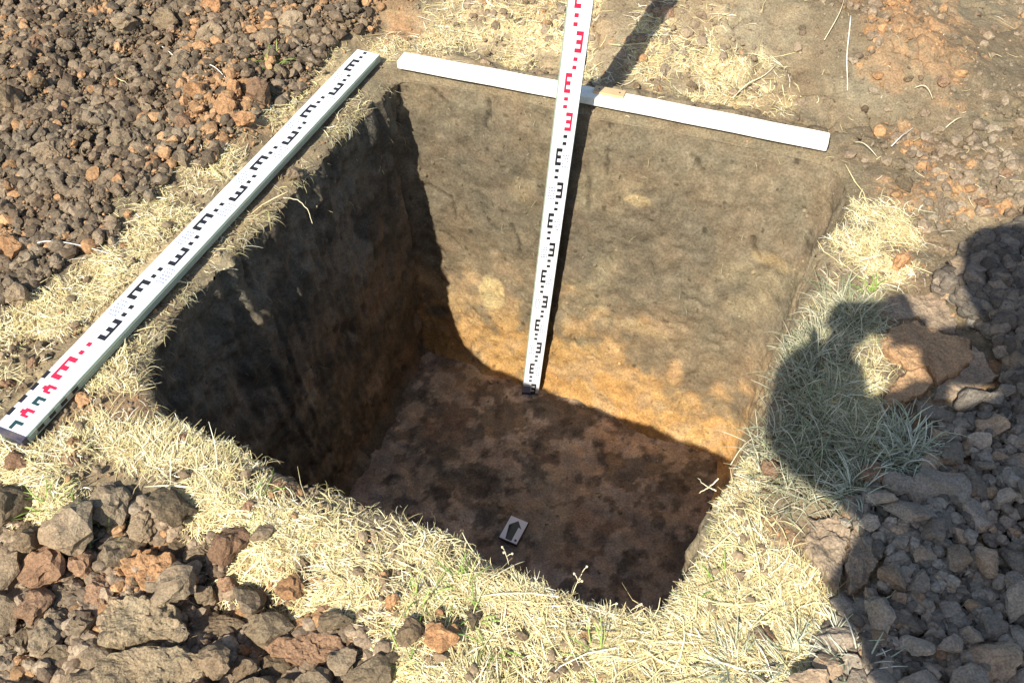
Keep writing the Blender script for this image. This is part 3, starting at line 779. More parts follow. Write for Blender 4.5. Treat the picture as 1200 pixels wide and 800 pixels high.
def kind_heap(x, y, o):
    r = random.random()
    if r < o * 0.95: return 'orange' if random.random() < .6 else 'red'
    return 'dark' if r < .62 else ('grey' if r < .93 else 'red')
lab_heap = {'orange': 'orange clay clod among the dark crumbly spoil heap at upper left', 'red': 'reddish brown clod in the crumbly spoil heap at upper left',
            'dark': 'dark brown soil clod in the crumbly spoil heap at upper left', 'grey': 'grey brown soil clod in the crumbly spoil heap at upper left'}
grp_heap = {'orange': 'orange clods of the upper left spoil heap', 'red': 'reddish clods of the upper left spoil heap', 'dark': 'dark clods of the upper left spoil heap', 'grey': 'grey clods of the upper left spoil heap'}
scatter([P_spoil], 150, 0.020, 0.050, kind_heap, 'soil_clod', lab_heap, 'soil clod', grp_heap, lambda s: random.choice(MED if s > .014 else SML), pxbox=(-15, -15, 500, 380), k=0.85)
def kind_low(x, y, o):
    r = random.random()
    if r < o * .8: return 'orange' if random.random() < .5 else 'red'
    return 'grey' if r < .66 else ('dark' if r < .93 else 'red')
lab_ll = {'orange': 'rusty clod in the coarse rubble of the lower left corner', 'red': 'reddish brown clod in the coarse rubble of the lower left corner',
          'dark': 'dark brown clod in the coarse rubble of the lower left corner', 'grey': 'grey brown clod in the coarse rubble of the lower left corner'}
grp_ll = {k: v.replace('clod in', 'clods in') for k, v in lab_ll.items()}
scatter([P_lowl], 62, 0.030, 0.085, kind_low, 'soil_clod', lab_ll, 'soil clod', grp_ll, lambda s: random.choice(MED), pxbox=(-15, 560, 460, 830), k=0.8, layers=0.022)
lab_s = {'stone': 'dark grey stone in the shaded rubble at the right', 'stoneb': 'brown stone in the shaded rubble at the right'}
grp_s = {'stone': 'dark stones of the right hand rubble', 'stoneb': 'brown stones of the right hand rubble'}
scatter([P_rocks], 290, 0.016, 0.054, lambda x, y, o: 'stone' if random.random() < .66 else 'stoneb', 'stone', lab_s, 'stone', grp_s,
        lambda s: random.choice(STN), pxbox=(930, 470, 1215, 815), k=0.78, layers=0.018, sink=0.1, power=1.0)
lab_o = {'orange': 'orange clay clod lying in the pale straw around the pit', 'red': 'reddish clod lying in the pale straw around the pit',
         'dark': 'dark clod lying in the pale straw around the pit', 'grey': 'grey brown clod lying in the pale straw around the pit'}
grp_o = {k: v.replace('clod lying', 'clods lying') for k, v in lab_o.items()}
scatter([P_strawF, P_strawL], 24, 0.014, 0.030, lambda x, y, o: kind_heap(x, y, min(1, o + .3)), 'soil_clod', lab_o, 'soil clod', grp_o, lambda s: random.choice(MED), pxbox=(-10, 60, 1000, 815), k=1.0)
lab_t = {'orange': 'orange clod on the crusted soil behind the white lath', 'red': 'reddish clod on the crusted soil behind the white lath',
         'dark': 'dark clod on the crusted soil behind the white lath', 'grey': 'grey clod on the crusted soil behind the white lath'}
grp_t = {k: v.replace('clod on', 'clods on') for k, v in lab_t.items()}
P_top = polyW([(440, -30), (1210, -30), (1210, 250), (1080, 260), (980, 150), (470, 50)])
scatter([P_top], 46, 0.014, 0.042, kind_heap, 'soil_clod', lab_t, 'soil clod', grp_t, lambda s: random.choice(MED), pxbox=(430, -15, 1210, 250), k=1.0, sink=.5)

# crumbs too many to count: joined low-poly lumps
def base_arr(sub, seed, cuts=6):
    me = clod_mesh('tmp', seed, sub, cuts=cuts, rough=0.24, flat=.8, stretch=1.15)
    v = np.array([x.co[:] for x in me.vertices]); f = np.array([p.vertices[:] for p in me.polygons]); bpy.data.meshes.remove(me)
    return v, f
B1 = [base_arr(2, 500 + i) for i in range(6)]      # 80 tris
B0 = [base_arr(1, 600 + i, 4) for i in range(6)]   # 20 tris
def rotm(n):
    q = rng.normal(size=(n, 4)); q /= np.linalg.norm(q, axis=1)[:, None]; w_, x_, y_, z_ = q.T
    return np.stack([np.stack([1 - 2 * (y_**2 + z_**2), 2 * (x_*y_ - z_*w_), 2 * (x_*z_ + y_*w_)], -1),
                     np.stack([2 * (x_*y_ + z_*w_), 1 - 2 * (x_**2 + z_**2), 2 * (y_*z_ - x_*w_)], -1),
                     np.stack([2 * (x_*z_ - y_*w_), 2 * (y_*z_ + x_*w_), 1 - 2 * (x_**2 + y_**2)], -1)], 1)
def crumbs(name, polys, n, smin, smax, bases, pxbox, col, label, cat, dens=None, power=2.0, minrim=0.012, lift=0.3, layers=0.0):
    x0, y0, x1, y1 = pxbox
    px = rng.uniform(x0, x1, n); py = rng.uniform(y0, y1, n)
    d = fw[None, :] + rt[None, :] * ((px - 600) / F)[:, None] - up[None, :] * ((py - 400) / F)[:, None]
    t = -H / d[:, 2]; P = t[:, None] * d; x, y = P[:, 0], P[:, 1]
    ok = np.zeros(n, bool)
    for Q in polys: ok |= (sdf(Q, x, y) + 0.03 * fbm(x, y, .1, 33, 2)) < 0
    ok &= sdf(RIMP, x, y) > minrim
    for X_ in STAFFBOX: ok &= sdf(X_, x, y) > 0.0
    if dens is not None: ok &= rng.random(n) < dens(x, y)
    x, y = x[ok], y[ok]; m = len(x)
    s = (smin + (smax - smin) * rng.random(m) ** power) / 2
    z_ = ground_h(x, y) + s * lift + rng.random(m) * layers
    R = rotm(m); cl_ = col(x, y)
    VV, FF, CC = [], [], []; off = 0
    bi = rng.integers(0, len(bases), m)
    for b in range(len(bases)):
        k = np.where(bi == b)[0]
        if not len(k): continue
        bv, bf = bases[b]
        v = np.einsum('nij,vj->nvi', R[k], bv) * s[k][:, None, None]
        v[:, :, 2] *= .85
        v += np.stack([x[k], y[k], z_[k]], -1)[:, None, :]
        VV.append(v.reshape(-1, 3)); FF.append((bf[None] + (np.arange(len(k)) * len(bv))[:, None, None]).reshape(-1, 3) + off)
        CC.append(np.repeat(cl_[k], len(bv), axis=0)); off += len(k) * len(bv)
    me = mesh_np(name, np.vstack(VV), np.vstack(FF), np.vstack(CC), smooth=False)
    return link(name, me, M_crumb, kind='stuff', label=label, category=cat)
def ccol(dark, light, orr=c_or):
    def f(x, y):
        n = len(x); t = rng.random(n)
        c = lerp(dark[None, :], light[None, :], t)
        o = orange_w(x, y) + 0.06
        return np.where((rng.random(n) < o)[:, None], orr[None, :] * (0.7 + 0.5 * rng.random(n))[:, None], c)
    return f
cf_heap = ccol(A(.070, .053, .038), A(.215, .168, .120))
crumbs('soil_crumbs', [P_spoil], 11500, .007, .034, B1, (-20, -20, 520, 400), cf_heap, 'crumbly dark soil of the spoil heap filling the upper left', 'soil', layers=0.008, lift=.5)
crumbs('soil_grit', [P_spoil], 42000, .004, .011, B0, (-20, -20, 520, 400), cf_heap, 'fine soil grit between the clods of the upper left heap', 'soil', layers=0.012)
crumbs('soil_crumbs', [P_lowl], 6500, .005, .030, B1, (-20, 540, 470, 830), ccol(A(.12, .09, .065), A(.30, .235, .17)), 'loose soil crumbs between the coarse clods at lower left', 'soil', layers=0.012)
crumbs('rubble_crumbs', [P_rocks], 6000, .008, .030, B1, (920, 255, 1225, 830), ccol(A(.10, .088, .072), A(.30, .26, .21), A(.28, .20, .13)), 'small dark rubble filling the gaps between the stones at right', 'rubble', layers=0.012, lift=.5)
P_up = polyW([(1240, 240), (1200, 262), (1135, 300), (1108, 340), (1160, 420), (1180, 480), (1260, 500)])
crumbs('rubble_crumbs', [P_up], 3600, .012, .045, B1, (1090, 240, 1225, 500), ccol(A(.07, .06, .05), A(.20, .165, .13), A(.22, .17, .12)), 'fine dark rubble at the right edge above the coarse stones', 'rubble', layers=0.02, lift=.4)
P_all = polyW([(-300, -100), (1400, -100), (1400, 900), (-100, 900)])
crumbs('loose_soil', [P_all], 34000, .0035, .013, B0, (-20, -20, 1225, 830), ccol(A(.12, .09, .065), A(.26, .21, .15)), 'scattered soil crumbs on the bare trampled ground around the pit', 'soil',
       dens=lambda x, y: .2 + .5 * sst(-.2, .5, fbm(x, y, .15, 303, 3)), minrim=0.004)
crumbs('straw_crumbs', [P_strawF, P_strawL, P_strawB, P_strawB2], 5500, .004, .020, B1, (-20, -20, 1100, 830), ccol(A(.14, .105, .07), A(.28, .22, .15), A(.30, .185, .10)), 'soil crumbs lying in and between the straw mats', 'soil',
       dens=lambda x, y: .12 + .8 * sst(-.1, .5, fbm(x, y, .085, 81, 4, .65)), minrim=.015, lift=.8, layers=.004)
crumbs('soil_chips', [P_top], 7500, .008, .034, B1, (430, -20, 1225, 330), ccol(A(.16, .12, .085), A(.27, .215, .155), A(.33, .20, .105)), 'flat crumbly soil chips on the trampled ground behind the lath', 'soil',
       dens=lambda x, y: .06 + .7 * sst(.0, .7, fbm(x, y, .2, 307, 4)) , minrim=0.05, lift=.1)
# a little grit fallen on the pit floor
def floor_crumbs():
    n = 1100; x = rng.uniform(-.55, .58, n); y = rng.uniform(.75, 1.85, n); ok = sdf(flo[::6], x, y) < -.01; x, y = x[ok], y[ok]; m = len(x)
    d = -sdf(flo[::6], x, y); k = rng.random(m) < np.exp(-d / .08) + .25; x, y = x[k], y[k]; m = len(x)
    s = (0.003 + 0.012 * rng.random(m) ** 3) / 2; R = rotm(m); bv, bf = B0[0]
    v = np.einsum('nij,vj->nvi', R, bv) * s[:, None, None] + np.stack([x, y, floor_h(x, y) + s * .3], -1)[:, None, :]
    c = lerp(A(.20, .16, .12)[None, :], A(.42, .33, .25)[None, :], rng.random(m))
    link('fallen_crumbs', mesh_np('fallen_crumbs', v.reshape(-1, 3), (bf[None] + (np.arange(m) * len(bv))[:, None, None]).reshape(-1, 3), np.repeat(c, len(bv), axis=0), False),
         M_crumb, kind='stuff', label='fallen soil crumbs along the foot of the pit walls', category='soil')
floor_crumbs()
def wall_bits():
    G = Wall.reshape(NV, NU, 3)
    m = 420; j = (rng.random(m) ** 1.1 * (NV - 8)).astype(int) + 3; u = np.r_[rng.integers(0, NS[0], 260), rng.integers(NS[0] + NS[1] + NS[2], NU, 160)]
    P = G[j, u]; s_ = (0.004 + 0.010 * rng.random(m) ** 3) / 2; R_m = rotm(m); bv, bf = B1[1]
    v = np.einsum('nij,vj->nvi', R_m, bv) * s_[:, None, None] + P[:, None, :]
    c = wcol.reshape(NV, NU, 3)[j, u] * rng.uniform(.6, 1.5, m)[:, None]
    link('embedded_grit', mesh_np('embedded_grit', v.reshape(-1, 3), (bf[None] + (np.arange(m) * len(bv))[:, None, None]).reshape(-1, 3), np.clip(np.repeat(c, len(bv), axis=0), 0, 1), False),
         M_crumb, kind='stuff', label='small stones and crumbs stuck in the cut pit walls', category='soil')
wall_bits()

# ------------------------------------------------------------------ straw and grass
def ribbons(x, y, z0, L, wdt, az, el, curve, cols, seg=2, droop=0.0):
    m = len(x); rows = seg + 1
    P = np.zeros((m, rows, 3)); P[:, 0] = np.stack([x, y, z0], -1); a = az.copy(); e = el.copy()
    for k in range(seg):
        P[:, k + 1] = P[:, k] + np.stack([np.cos(a) * np.cos(e), np.sin(a) * np.cos(e), np.sin(e)], -1) * (L / seg)[:, None]
        a = a + curve / seg; e = e - droop / seg
    tw = rng.normal(0, .35, m)
    sd = np.stack([-np.sin(az) * np.cos(tw), np.cos(az) * np.cos(tw), np.sin(tw)], -1) * (wdt / 2)[:, None]
    tp = np.ones(rows); tp[0] = .8; tp[-1] = .5
    V = np.stack([P - sd[:, None] * tp[None, :, None], P + sd[:, None] * tp[None, :, None]], 2).reshape(m, rows * 2, 3)
    q = np.array([(k * 2, k * 2 + 1, k * 2 + 3, k * 2 + 2) for k in range(seg)])
    Q = (q[None] + (np.arange(m) * rows * 2)[:, None, None]).reshape(-1, 4)
    return V.reshape(-1, 3), Q, np.repeat(cols, rows * 2, axis=0)
def blades(x, y, z0, L, wdt, az, el, curve, cols, seg=3, droop=0.0, side=0.0):
    """ribbons: start (x,y,z0), heading az, elevation el, bend"""
    m = len(x); rows = seg + 1
    P = np.zeros((m, rows, 3)); P[:, 0] = np.stack([x, y, z0], -1)
    a = az.copy(); e = el.copy()
    for k in range(seg):
        st = L / seg
        P[:, k + 1] = P[:, k] + np.stack([np.cos(a) * np.cos(e), np.sin(a) * np.cos(e), np.sin(e)], -1) * st[:, None]
        a = a + curve / seg; e = e - droop / seg
    sd = np.stack([-np.sin(az), np.cos(az), side * (rng.random(m) - .5)], -1) * (wdt / 2)[:, None]
    tp = np.array([1.0] + [0.95] * (rows - 2) + [0.35]); tp[0] = .7
    Lf = P - sd[:, None] * tp[None, :, None]; Rt = P + sd[:, None] * tp[None, :, None]
    Mi = P.copy(); Mi[:, :, 2] += (wdt * .35)[:, None] * tp[None]
    V = np.stack([Lf, Mi, Rt], 2).reshape(m, rows * 3, 3)
    q = []
    for k in range(seg):
        b = k * 3
        q += [(b, b + 1, b + 4, b + 3), (b + 1, b + 2, b + 5, b + 4)]
    q = np.array(q)
    Q = (q[None] + (np.arange(m) * rows * 3)[:, None, None]).reshape(-1, 4)
    return V.reshape(-1, 3), Q, np.repeat(cols, rows * 3, axis=0)

pal = np.array([(.86, .75, .42), (.90, .82, .54), (.80, .67, .34), (.66, .53, .27), (.92, .87, .68), (.50, .38, .20), (.74, .68, .34)])
def pick(p, n, w_=None): return p[rng.choice(len(p), n, p=w_)] * (0.62 + 0.5 * rng.random(n) ** .7)[:, None]
def sample(pxbox, n, dens):
    x0, y0, x1, y1 = pxbox
    px = rng.uniform(x0, x1, n); py = rng.uniform(y0, y1, n)
    d = fw[None, :] + rt[None, :] * ((px - 600) / F)[:, None] - up[None, :] * ((py - 400) / F)[:, None]
    t = -H / d[:, 2]; P = t[:, None] * d; x, y = P[:, 0], P[:, 1]
    ok = rng.random(n) < dens(x, y)
    ok &= sdf(RIMP, x, y) > 0.004
    return x[ok], y[ok]

def straw(name, n, dens, Lr, wr, label, lift=0.012, pxbox=(-60, -60, 1260, 860), palw=None, elr=.12):
    x, y = sample(pxbox, n, dens); m = len(x)
    L = rng.uniform(Lr[0], Lr[1], m) * (0.5 + rng.random(m)); wd = rng.uniform(wr[0], wr[1], m)
    az = rng.uniform(0, 2 * math.pi, m)
    az = np.where(rng.random(m) < .45, 2.3 + 0.9 * fbm(x, y, .2, 401, 2) + rng.normal(0, .5, m), az)
    el = np.abs(rng.normal(0, elr, m))
    # do not let straws hang far over the pit
    ex = x + np.cos(az) * L * .8; ey = y + np.sin(az) * L * .8
    ind = sdf(RIMP, ex, ey) < 0
    flip = ind & (rng.random(m) < .85); az = np.where(flip, az + math.pi, az)
    ex = x + np.cos(az) * L * .8; ey = y + np.sin(az) * L * .8
    L = np.where(sdf(RIMP, ex, ey) < -.005, L * .45, L)
    for X_ in STAFFBOX:
        L = np.where(sdf(X_, x + np.cos(az) * L * .8, y + np.sin(az) * L * .8) < 0, L * .4, L)
    z_ = ground_h(x, y) + rng.random(m) * lift + .001
    c = pick(pal, m, palw)
    V, Q, CC = (ribbons if n > 50000 else blades)(x, y, z_, L, wd, az, el, rng.normal(0, 1.1, m), c, 3, droop=el * 1.9)
    # keep everything above the soil
    gz = ground_h(V[:, 0], V[:, 1], True)
    inside_ = dist_rim(V[:, 0], V[:, 1]) < 0
    V[:, 2] = np.where(inside_, V[:, 2], np.clip(V[:, 2], gz + .0015, gz + .016))
    link(name, mesh_np(name, V, Q, CC, False), M_straw, kind='stuff', label=label, category='straw')
def sb(x, y):
    s = straw_w(x, y)
    for X_ in STAFFBOX: s = s * (sdf(X_, x, y) > 0)
    return s
straw('straw', 560000, lambda x, y: sb(x, y) ** 1.5, (.007, .036), (.0007, .0016), 'matted pale dry straw strewn around the pit rim', elr=.09, lift=.009)
straw('long_straw', 8000, lambda x, y: sb(x, y) * .5 + .012, (.03, .10), (.0010, .0021), 'long dry straw stalks lying over the matted straw', lift=.02, elr=.10)
straw('straw_bits', 14000, lambda x, y: (0.05 + 0.20 * sst(.0, .7, fbm(x, y, .14, 411, 3))) * (1 - .8 * smask(P_rocks, x, y)) * (1 - .6 * smask(P_spoil, x, y)), (.01, .035), (.0010, .0018),
      'stray straw bits on the bare soil away from the mats', lift=.004)

# grass tufts
def grass(name, spots, palette, label, hgt=(.04, .09), per=70, rad=.03, w_=(.0012, .0024), lean=.75):
    VV, QQ, CC = [], [], []; off = 0
    for (px, py, k) in spots:
        p = W_at(px, py); m = int(per * k)
        r = rad * k ** .5 * np.sqrt(rng.random(m)); th = rng.uniform(0, 6.28, m)
        x = p[0] + r * np.cos(th); y = p[1] + r * np.sin(th)
        ok = sdf(RIMP, x, y) > 0.002; x, y, th = x[ok], y[ok], th[ok]; m = len(x)
        if m == 0: continue
        az = th + rng.normal(0, .8, m); el = np.clip(rng.normal(lean, .35, m), .05, 1.45)
        L = rng.uniform(*hgt, m)
        V, Q, c = blades(x, y, ground_h(x, y), L, rng.uniform(w_[0], w_[1], m), az, el, rng.normal(0, .5, m), pick(palette, m), 4, droop=rng.uniform(.5, 1.7, m))
        VV.append(V); QQ.append(Q + off); CC.append(c); off += len(V)
    link(name, mesh_np(name, np.vstack(VV), np.vstack(QQ), np.vstack(CC), False), M_straw, kind='stuff', label=label, category='grass')
gg = np.array([(.31, .31, .19), (.38, .37, .25), (.22, .25, .13), (.46, .44, .31), (.56, .52, .36)])
sp = [(1000 + random.gauss(0, 14), 365 + random.gauss(0, 12), 1) for _ in range(12)]
sp += [(962 + random.gauss(0, 13), 415 + random.gauss(0, 20), 1) for _ in range(16)]
sp += [(952 + random.gauss(0, 14), 470 + random.gauss(0, 20), 1) for _ in range(18)]
sp += [(940 + random.gauss(0, 20), 530 + random.gauss(0, 22), 1) for _ in range(20)]
sp += [(1010 + random.gauss(0, 30), 525 + random.gauss(0, 18), 1.1) for _ in range(22)]
sp += [(950 + random.gauss(0, 34), 580 + random.gauss(0, 12), .8) for _ in range(9)]
grass('grass', sp, gg, 'grey green dry grass clump in shadow on the right rim of the pit', hgt=(.02, .075), per=26, rad=.035, w_=(.0010, .0021))
pg = np.array([(.55, .56, .42), (.66, .65, .52), (.44, .48, .32)])
grass('pale_grass', [(1008, 572, 1.2), (1000, 582, 1), (1062, 520, 1.3), (1075, 535, 1), (1050, 545, .8), (985, 770, 1), (1000, 788, 1), (860, 785, .8), (930, 780, 1)], pg,
      'pale bleached grass tufts at the edge of the right rubble', hgt=(.03, .07), per=90, rad=.02)
bgp = np.array([(.20, .34, .06), (.30, .42, .10), (.42, .46, .16)])
grass('green_grass', [(322, 76, .5), (312, 82, .3), (540, 690, .4), (495, 705, .4), (580, 760, .4), (560, 730, .3), (100, 610, .6), (60, 600, .5), (130, 640, .4), (1020, 345, .4), (840, 690, .3), (835, 600, .3), (300, 590, .3), (470, 780, .5), (700, 770, .3)],
      bgp, 'small tufts of fresh yellow green grass in the straw', hgt=(.02, .06), per=45, rad=.02)
# short upright stubble over the mats, reads as standing dry grass
x, y = sample((-40, 440, 1000, 840), 3500, lambda x, y: .8 * smask(P_strawF, x, y, .04, .05, 71) * sst(.0, .5, fbm(x, y, .2, 421, 3) + .2)); m = len(x)
V, Q, c = blades(x, y, ground_h(x, y), rng.uniform(.008, .026, m), rng.uniform(.0009, .0017, m), rng.uniform(0, 6.28, m), rng.uniform(.15, .8, m), rng.normal(0, .8, m), pick(pal, m), 3, droop=rng.uniform(.2, 1.2, m))
link('stubble', mesh_np('stubble', V, Q, c, False), M_straw, kind='stuff', label='dry upright grass stubble on the front rim of the pit', category='straw')
# fringe of roots and straw hanging over the left and front lip
k = rng.integers(NS[0] + NS[1] - 10, NU, 2600); keepk = (k > NS[0] + NS[1] + NS[2]) | (rng.random(2600) < .35); k = k[keepk]; k = k[fbm(np.cos(ang[k]) * 3, np.sin(ang[k]) * 3, .22, 833, 3) + .25 * rng.normal(size=len(k)) > .0]; m = len(k)
az = np.arctan2(-outn[k, 1], -outn[k, 0]) + rng.normal(0, 1.0, m)
x = rim[k, 0] + outn[k, 0] * rng.uniform(-.002, .025, m); y = rim[k, 1] + outn[k, 1] * rng.uniform(-.002, .025, m)
V, Q, c = blades(x, y, ground_h(x, y) + .002, rng.uniform(.006, .040, m), rng.uniform(.0007, .0015, m), az, rng.normal(.1, .3, m), rng.normal(0, 2.0, m), pick(pal * .62, m), 4, droop=rng.uniform(.6, 2.2, m))
link('root_fringe', mesh_np('root_fringe', V, Q, c, False), M_straw, kind='stuff', label='torn roots and straw hanging over the left lip of the pit', category='roots')

G = Wall.reshape(NV, NU, 3); m = 170
j = (rng.random(m) ** 1.8 * 70).astype(int) + 2; u = np.r_[rng.integers(0, NS[0], 100), rng.integers(NS[0] + NS[1] + NS[2], NU, 70)]
P = G[j, u]; az = np.arctan2(-outn[u, 1], -outn[u, 0]) + rng.normal(0, .9, m)
V, Q, c = blades(P[:, 0], P[:, 1], P[:, 2], rng.uniform(.006, .030, m), rng.uniform(.0006, .0012, m), az, rng.normal(-.2, .5, m), rng.normal(0, 1.5, m), pick(pal * .5, m), 4, droop=rng.uniform(.3, 1.8, m))
link('wall_roots', mesh_np('wall_roots', V, Q, c, False), M_straw, kind='stuff', label='fine torn root ends sticking out of the cut pit walls', category='roots')

# ------------------------------------------------------------------ single stalks and twigs
def tube(pts, r0, r1, n=6):
    bm = bmesh.new(); rings = []
    pts = [Vector(p) for p in pts]
    for i, p in enumerate(pts):
        t = (pts[min(i + 1, len(pts) - 1)] - pts[max(i - 1, 0)]).normalized()
        a = t.cross(Vector((0.3, 0.2, 1))).normalized(); b = t.cross(a)
        r = r0 + (r1 - r0) * i / (len(pts) - 1)
        rings.append([bm.verts.new(p + (a * math.cos(q * 2 * math.pi / n) + b * math.sin(q * 2 * math.pi / n)) * r) for q in range(n)])
    for i in range(len(rings) - 1):
        for q in range(n): bm.faces.new((rings[i][q], rings[i][(q + 1) % n], rings[i + 1][(q + 1) % n], rings[i + 1][q]))
    bm.faces.new(rings[0][::-1]); bm.faces.new(rings[-1])
    for f in bm.faces: f.smooth = True
    return bm
M_stalk = flat_mat('stalk', (.66, .58, .38), rough=.7, dirt=.3)
M_pstalk = flat_mat('bleached_stalk', (.82, .78, .68), rough=.7)
M_root = flat_mat('root', (.36, .27, .18), rough=.8)
stalks = [
 ([(996, 22), (994, 60), (992, 110)], .0022, M_pstalk, 'thin bleached stalk standing upright in the image behind the lath end'),
 ([(858, 118), (880, 100), (908, 80)], .0032, M_stalk, 'brown twig lying on the soil behind the right half of the lath'),
 ([(968, 40), (984, 20), (990, -5)], .0018, M_stalk, 'thin forked straw at the top edge right of centre'),
 ([(188, 56), (208, 75), (222, 88)], .0020, M_pstalk, 'short pale stalk in the spoil heap, left one of two'),
 ([(240, 78), (254, 87), (266, 96)], .0020, M_pstalk, 'short pale stalk in the spoil heap, right one of two'),
 ([(30, 300), (50, 290), (85, 292), (135, 302)], .0022, M_pstalk, 'long curved pale stalk beside the orange clod at the left edge'),
 ([(1037, 697), (1046, 680), (1057, 665)], .0028, M_pstalk, 'short white split stick standing among the dark stones'),
 ([(1027, 758), (1032, 772), (1038, 785)], .0018, M_pstalk, 'thin white splinter lying between stones near the bottom'),
 ([(885, 755), (893, 775), (905, 800)], .0018, M_pstalk, 'white straw at the bottom edge in the pale grass'),
 ([(820, 660), (846, 640), (866, 618)], .0024, M_stalk, 'thick bent straw on the right corner of the front rim'),
 ([(855, 548), (868, 528), (900, 506)], .0016, M_stalk, 'thin brown straw crossing the right rim into the grass'),
 ([(1075, 95), (1083, 105), (1092, 118)], .0018, M_stalk, 'small forked straw on bare soil at the right'),
 ([(1042, 178), (1056, 165), (1070, 152)], .0018, M_pstalk, 'pale straw beside the orange patch right of the lath end'),
 ([(1000, 168), (1012, 178), (1026, 190)], .0020, M_stalk, 'yellow straw just right of the white lath end'),
 ([(1102, 158), (1115, 150), (1126, 141)], .0022, M_stalk, 'short straw on bare soil near the right edge'),
 ([(0, 588), (30, 575), (62, 560)], .0026, M_stalk, 'long straight straw at the left edge below the staff end'),
 ([(540, 585), (560, 640), (0, 0)], 0, None, ''),
 ([(555, 692), (600, 670), (615, 660)], .0018, M_stalk, 'straw stalk lying on the front rim below the arrow card'),
 ([(1020, 715), (1000, 770), (975, 800)], .0018, M_pstalk, 'long curved pale stalk at the edge of the stones near the bottom'),
]
for pts, r, mt, lab in stalks:
    if not r: continue
    W3 = []
    n = 0
    P2 = []
    for i in range(len(pts) - 1):
        for t in np.linspace(0, 1, 5, endpoint=False): P2.append((pts[i][0] * (1 - t) + pts[i + 1][0] * t, pts[i][1] * (1 - t) + pts[i + 1][1] * t))
    P2.append(pts[-1])
    for i, (a, b) in enumerate(P2):
        p = W_at(a, b); W3.append(Vector((p[0], p[1], gh(p[0], p[1]) + .008 + .012 * math.sin(i / (len(P2) - 1) * math.pi) + random.gauss(0, .0008))))
    for _ in range(6): W3[1:-1] = [(W3[i - 1] + W3[i] * 2 + W3[i + 1]) / 4 for i in range(1, len(W3) - 1)]
    bm_obj('dry_stalk', tube(W3, r * .6, r * .3), mt, label=lab, category='twig')

# little flower stalks on the front lip, standing up in front of the dark pit
def standing(px, py, h, lean, lab, buds=3):
    p = W_at(px, py); z0 = gh(p[0], p[1])
    o = empty('dry_weed', lab, 'dry plant', Matrix.Translation((p[0], p[1], z0)))
    pts = [Vector((lean[0] * t * t, lean[1] * t * t, h * t - .004)) for t in np.linspace(0, 1, 7)]
    bm_obj('stem', tube(pts, .0009, .0005), M_stalk, o)
    for i in range(buds):
        t = .62 + .38 * i / max(1, buds - 1); b0 = Vector((lean[0] * t * t, lean[1] * t * t, h * t))
        a = i * 2.3; e = b0 + Vector((math.cos(a) * .008, math.sin(a) * .008, .008))
        bm = tube([b0, (b0 + e) / 2 + Vector((0, 0, .002)), e], .0006, .0005)
        q = bmesh.ops.create_icosphere(bm, subdivisions=1, radius=.0019, matrix=Matrix.Translation(e))
        for v in q['verts']: v.co.z += (v.co.z - e.z) * .5
        bm_obj('bud', bm, M_stalk, o)
standing(670, 700, .060, (.012, .01), 'small budding dry weed on the front lip left of the pit corner', 4)
standing(596, 660, .030, (-.006, .006), 'short pale weed on the lip just below the arrow card', 3)
standing(714, 722, .050, (-.002, .004), 'single straight pale weed at the front corner of the pit', 1)
standing(738, 716, .026, (.016, .0), 'tiny bent weed right of the straight one at the front corner', 1)

# hanging roots by the lying staff
for (pp, lab) in (([(332, 232), (350, 233), (362, 247), (366, 262)], 'pale curved root hanging over the left lip near the staff middle'),
                  ([(208, 330), (222, 331), (234, 331)], 'short straight root sticking out of the left lip'),
                  ([(262, 315), (270, 315), (279, 316)], 'tiny pale root sticking out beside the short straight one'),
                  ([(165, 452), (178, 450), (190, 448)], 'straw sticking out over the pit at the front left corner'),
                  ([(840, 575), (826, 568), (818, 560)], 'upper of two straws poking over the right rim'),
                  ([(842, 560), (830, 572), (818, 578)], 'lower of two straws poking over the right rim')):
    tt = np.linspace(0, len(pp) - 1, 14); q3 = np.array([U(a, b, 0.004 - 0.012 * i) for i, (a, b) in enumerate(pp)])
    q3 = np.stack([np.interp(tt, np.arange(len(pp)), q3[:, c_]) for c_ in range(3)], -1)
    for _ in range(3): q3[1:-1] = (q3[:-2] + q3[1:-1] + q3[2:]) / 3
    W3 = [Vector(p_) + Vector((random.gauss(0, .0006), random.gauss(0, .0006), 0)) for p_ in q3]
    bm_obj('hanging_root', tube(W3, .0013, .0006), M_stalk, label=lab, category='root')

# ------------------------------------------------------------------ levelling staffs
def rect(bm, u0, u1, s0, s1, z_):
    v = [bm.verts.new(p) for p in ((u0, s0, z_), (u1, s0, z_), (u1, s1, z_), (u0, s1, z_))]; bm.faces.new(v)
def shape_E(bm, side, s0, z_, w, h=.05):
    """E five centimetres tall; side -1: spine at left, +1: mirrored"""
    if side < 0: xs_ = (-.235 * w, -.155 * w, .035 * w)
    else: xs_ = (.285 * w, .205 * w, -.01 * w)
    sp0, sp1, tip = xs_; t = h / 5
    a, b = min(sp0, sp1), max(sp0, sp1)
    rect(bm, a, b, s0, s0 + h, z_)
    for kk in (0, 2, 4):
        l, r_ = (b, tip) if side < 0 else (tip, a)
        if kk == 2: l, r_ = (b, tip - .03 * w) if side < 0 else (tip + .03 * w, a)
        rect(bm, l, r_, s0 + kk * t, s0 + (kk + 1) * t, z_)
def dots(bm, side, s0, z_, w):
    c0 = -.10 * w if side < 0 else .08 * w
    for q in (.0135, .0335): rect(bm, c0 - .0044, c0 + .0044, s0 - q - .0046, s0 - q + .0046, z_)
